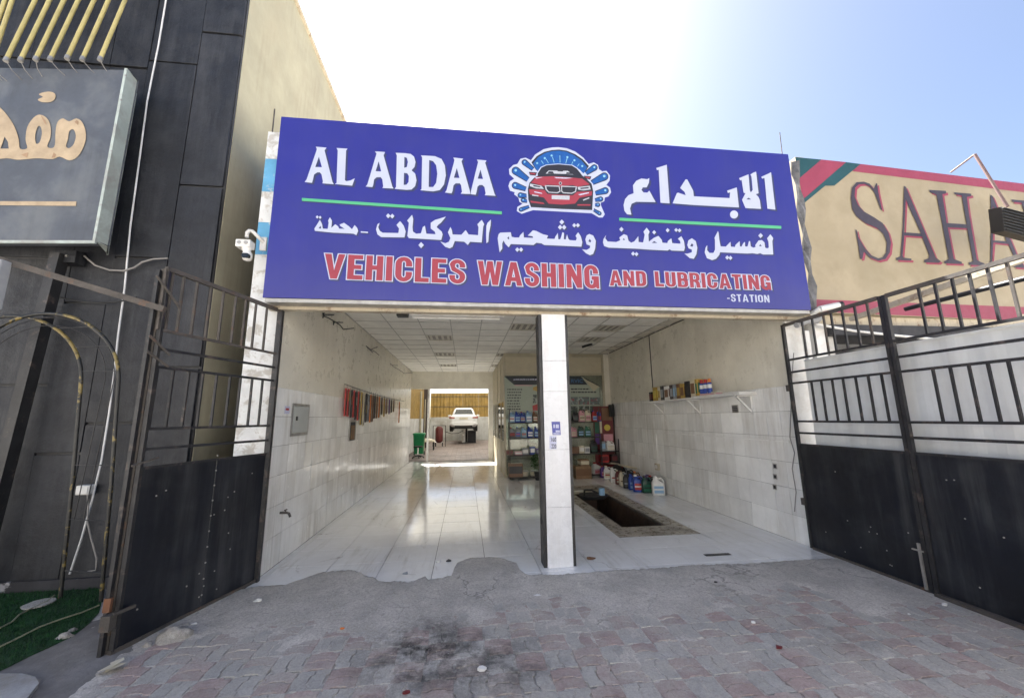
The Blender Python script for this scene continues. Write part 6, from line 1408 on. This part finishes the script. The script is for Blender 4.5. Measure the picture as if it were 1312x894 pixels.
for s_ in (-1, 1):
    mk('tail_light', MB().loft([(y0c-.005, xc+s_*.66, zg+.86, .11, .05, 3), (y0c+.09, xc+s_*.70, zg+.87, .16, .09, 3), (y0c+.3, xc+s_*.80, zg+.88, .12, .08, 3)], axis='y'), M_tail, t)
    mk('exhaust', MB().tube([(xc+s_*.5, y0c-.02, zg+.33), (xc+s_*.5, y0c+.3, zg+.33)], .045, 10), M_wire, t)
    for yw_ in (y0c+.95, y0c+3.65):
        wl = mk('wheel', MB().tube([(xc+s_*(hw-.22), yw_, zg+.31), (xc+s_*(hw-.0), yw_, zg+.31)], .32, 22), M_rubber, t)
        mk('rim', MB().tube([(xc+s_*(hw-.02), yw_, zg+.31), (xc+s_*(hw+.012), yw_, zg+.31)], .2, 16), M_galv, wl)
    mk('wing_mirror', MB().loft([(y0c+2.7, xc+s_*1.0, zg+1.02, .09, .06, 3), (y0c+2.8, xc+s_*.98, zg+1.02, .1, .07, 3)], axis='y'), M_carw, t)
mk('number_plate', B(xc-.26, y0c-.012, zg+.76, xc+.26, y0c-.002, zg+.87), PM['cream'], t)
mk('rear_bumper', MB().loft([(y0c-.04, xc, zg+.5, hw*.78, .10, 4), (y0c+.02, xc, zg+.5, hw*.92, .15, 4), (y0c+.25, xc, zg+.5, hw*1.0, .16, 4)], 20, axis='y'), M_carw, t)
mk('underbody', B(xc-.68, y0c+.12, zg+.18, xc+.68, y0c+4.2, zg+.3), M_wire, t)
mk('diffuser', B(xc-.55, y0c-.01, zg+.29, xc+.55, y0c+.14, zg+.38), M_wire, t)

# ================================================================== LITTER
def rock(name, x, y, rx, ry, rz_, m, label, cat, seed=0, z=0.0):
    bm = bmesh.new(); bmesh.ops.create_icosphere(bm, subdivisions=3, radius=1)
    for v in bm.verts:
        k = 1+.42*mn.noise(v.co*1.1+Vector((seed, 0, 0)))+.16*mn.noise(v.co*3+Vector((seed, 3, 0)))+.05*mn.noise(v.co*9)
        v.co = Vector((v.co.x*rx*k, v.co.y*ry*k, max(-.3, v.co.z)*rz_*k))
    me = bpy.data.meshes.new(name); bm.to_mesh(me); bm.free(); me.materials.append(m)
    for p_ in me.polygons: p_.use_smooth = True
    o = bpy.data.objects.new(name, me); COL.objects.link(o); o.location = (x, y, z); o['label'] = label; o['category'] = cat; return o
m_rock = mat('pale_rock', (0.36, 0.34, 0.31), 0.95, var=0.2, scale=12, bump=1.0, bscale=35, grain=.5)
p = ZP(218, 820); rock('stone', p.x, p.y+.02, .115, .085, .085, m_rock, 'large pale stone holding the foot of the left gate', 'stone', 1)
p = ZP(189, 826); rock('stone', p.x, p.y, .03, .025, .025, m_rock, 'small white pebble just left of the large stone', 'stone', 2)
p = ZP(236, 803); rock('stone', p.x, p.y, .045, .03, .03, m_rock, 'small stone behind the large stone by the left gate', 'stone', 3)
p = ZP(82, 818); rock('stone', p.x, p.y, .05, .04, .04, m_rock, 'whitish rubble lump at the edge of the green turf', 'stone', 4)
p = ZP(92, 810); rock('stone', p.x, p.y, .03, .03, .03, m_rock, 'tiny rubble bit on the turf edge beside the whitish lump', 'stone', 5)
p = ZP(141, 860); g = MB(); random.seed(3)
for k in range(4):
    cx_, cy_ = p.x+random.gauss(0,.02), p.y+random.gauss(0,.012); a_ = random.uniform(0, PI); c_, s_ = math.cos(a_)*.045, math.sin(a_)*.045
    g.add([(cx_-c_, cy_-s_, .008+k*.006), (cx_+s_, cy_-c_, .03+k*.006), (cx_+c_, cy_+s_, .015+k*.008), (cx_-s_, cy_+c_, .02+k*.004)], [(0,1,2),(0,2,3)])
solo('crumpled_paper', g, PM['cream'], 'crumpled cream paper scrap in front of the left gate post', 'litter')
lit = [(616,858,'white','white scrap on the pavers below the centre pillar',.035), (438,806,'orange','small orange scrap on the cement left of centre',.018), (330,771,'white','torn white paper bit near the left gate hinge',.035), (965,798,'white','white bit on the cement at centre right',.022),
       (917,747,'black','dark bit on the cement in front of the right bay',.018), (249,801,'white','thin white sliver beside the stone at the left gate',.02), (1210,775,'white','white scrap at the foot of the right gate',.03), (998,830,'darkred','dark red leaf on the pavers at right',.03),
       (521,888,'darkred','dark red spot of litter at the bottom centre',.025), (561,720,'white','white wrapper on the tiles left of the pillar',.03), (575,719,'black','black crumbs on the tiles left of the pillar',.035), (520,735,'grey','grey crumbs at the broken tile edge',.04), (1165,787,'white','tiny white chip on the pavers near the right gate',.015), (757,716,'brown','brown tile fragment beside the centre pillar',.05)]
for x_, y_, c_, lb, s_ in lit:
    p = ZP(x_, y_); g = MB(); n_ = 7; z_ = max(0.0, apz(p.x, p.y) if p.y < edgeY(p.x) else 0.001)+.002
    top = [(p.x+s_*math.cos(2*PI*k/n_)*random.uniform(.5,1.2), p.y+s_*.6*math.sin(2*PI*k/n_)*random.uniform(.5,1.2), z_+.004+random.uniform(0,.4)*s_) for k in range(n_)]
    g.add([(a1, a2, z_) for a1, a2, a3 in top]+top, [tuple(reversed(range(n_))), tuple(n_+k for k in range(n_))]+[(k, (k+1) % n_, n_+(k+1) % n_, n_+k) for k in range(n_)])
    solo('litter', g, PM[c_], lb, 'litter')
# loose grit scattered on the cement
g = MB(); random.seed(11)
for k in range(6000):
    x_ = random.uniform(-2.6, 4.2); y_ = random.uniform(-3.0, -.05)
    if mn.noise(Vector((x_*1.3, y_*1.3, 12))) < random.uniform(-.2, .25): continue
    if y_ > edgeY(x_)+.02: continue
    s_ = random.uniform(.0015, .006); z_ = max(apz(x_, y_), -.002)
    v = [(x_+s_*random.uniform(.5,1.2)*math.cos(a_), y_+s_*random.uniform(.5,1.2)*math.sin(a_), z_) for a_ in (0, 1.6, 3.1, 4.7)]+[(x_, y_, z_+s_)]
    g.add(v, [(0,1,4),(1,2,4),(2,3,4),(3,0,4)])
o = mk('grit', g, m_rock, None, fix=False); o['kind'] = 'stuff'
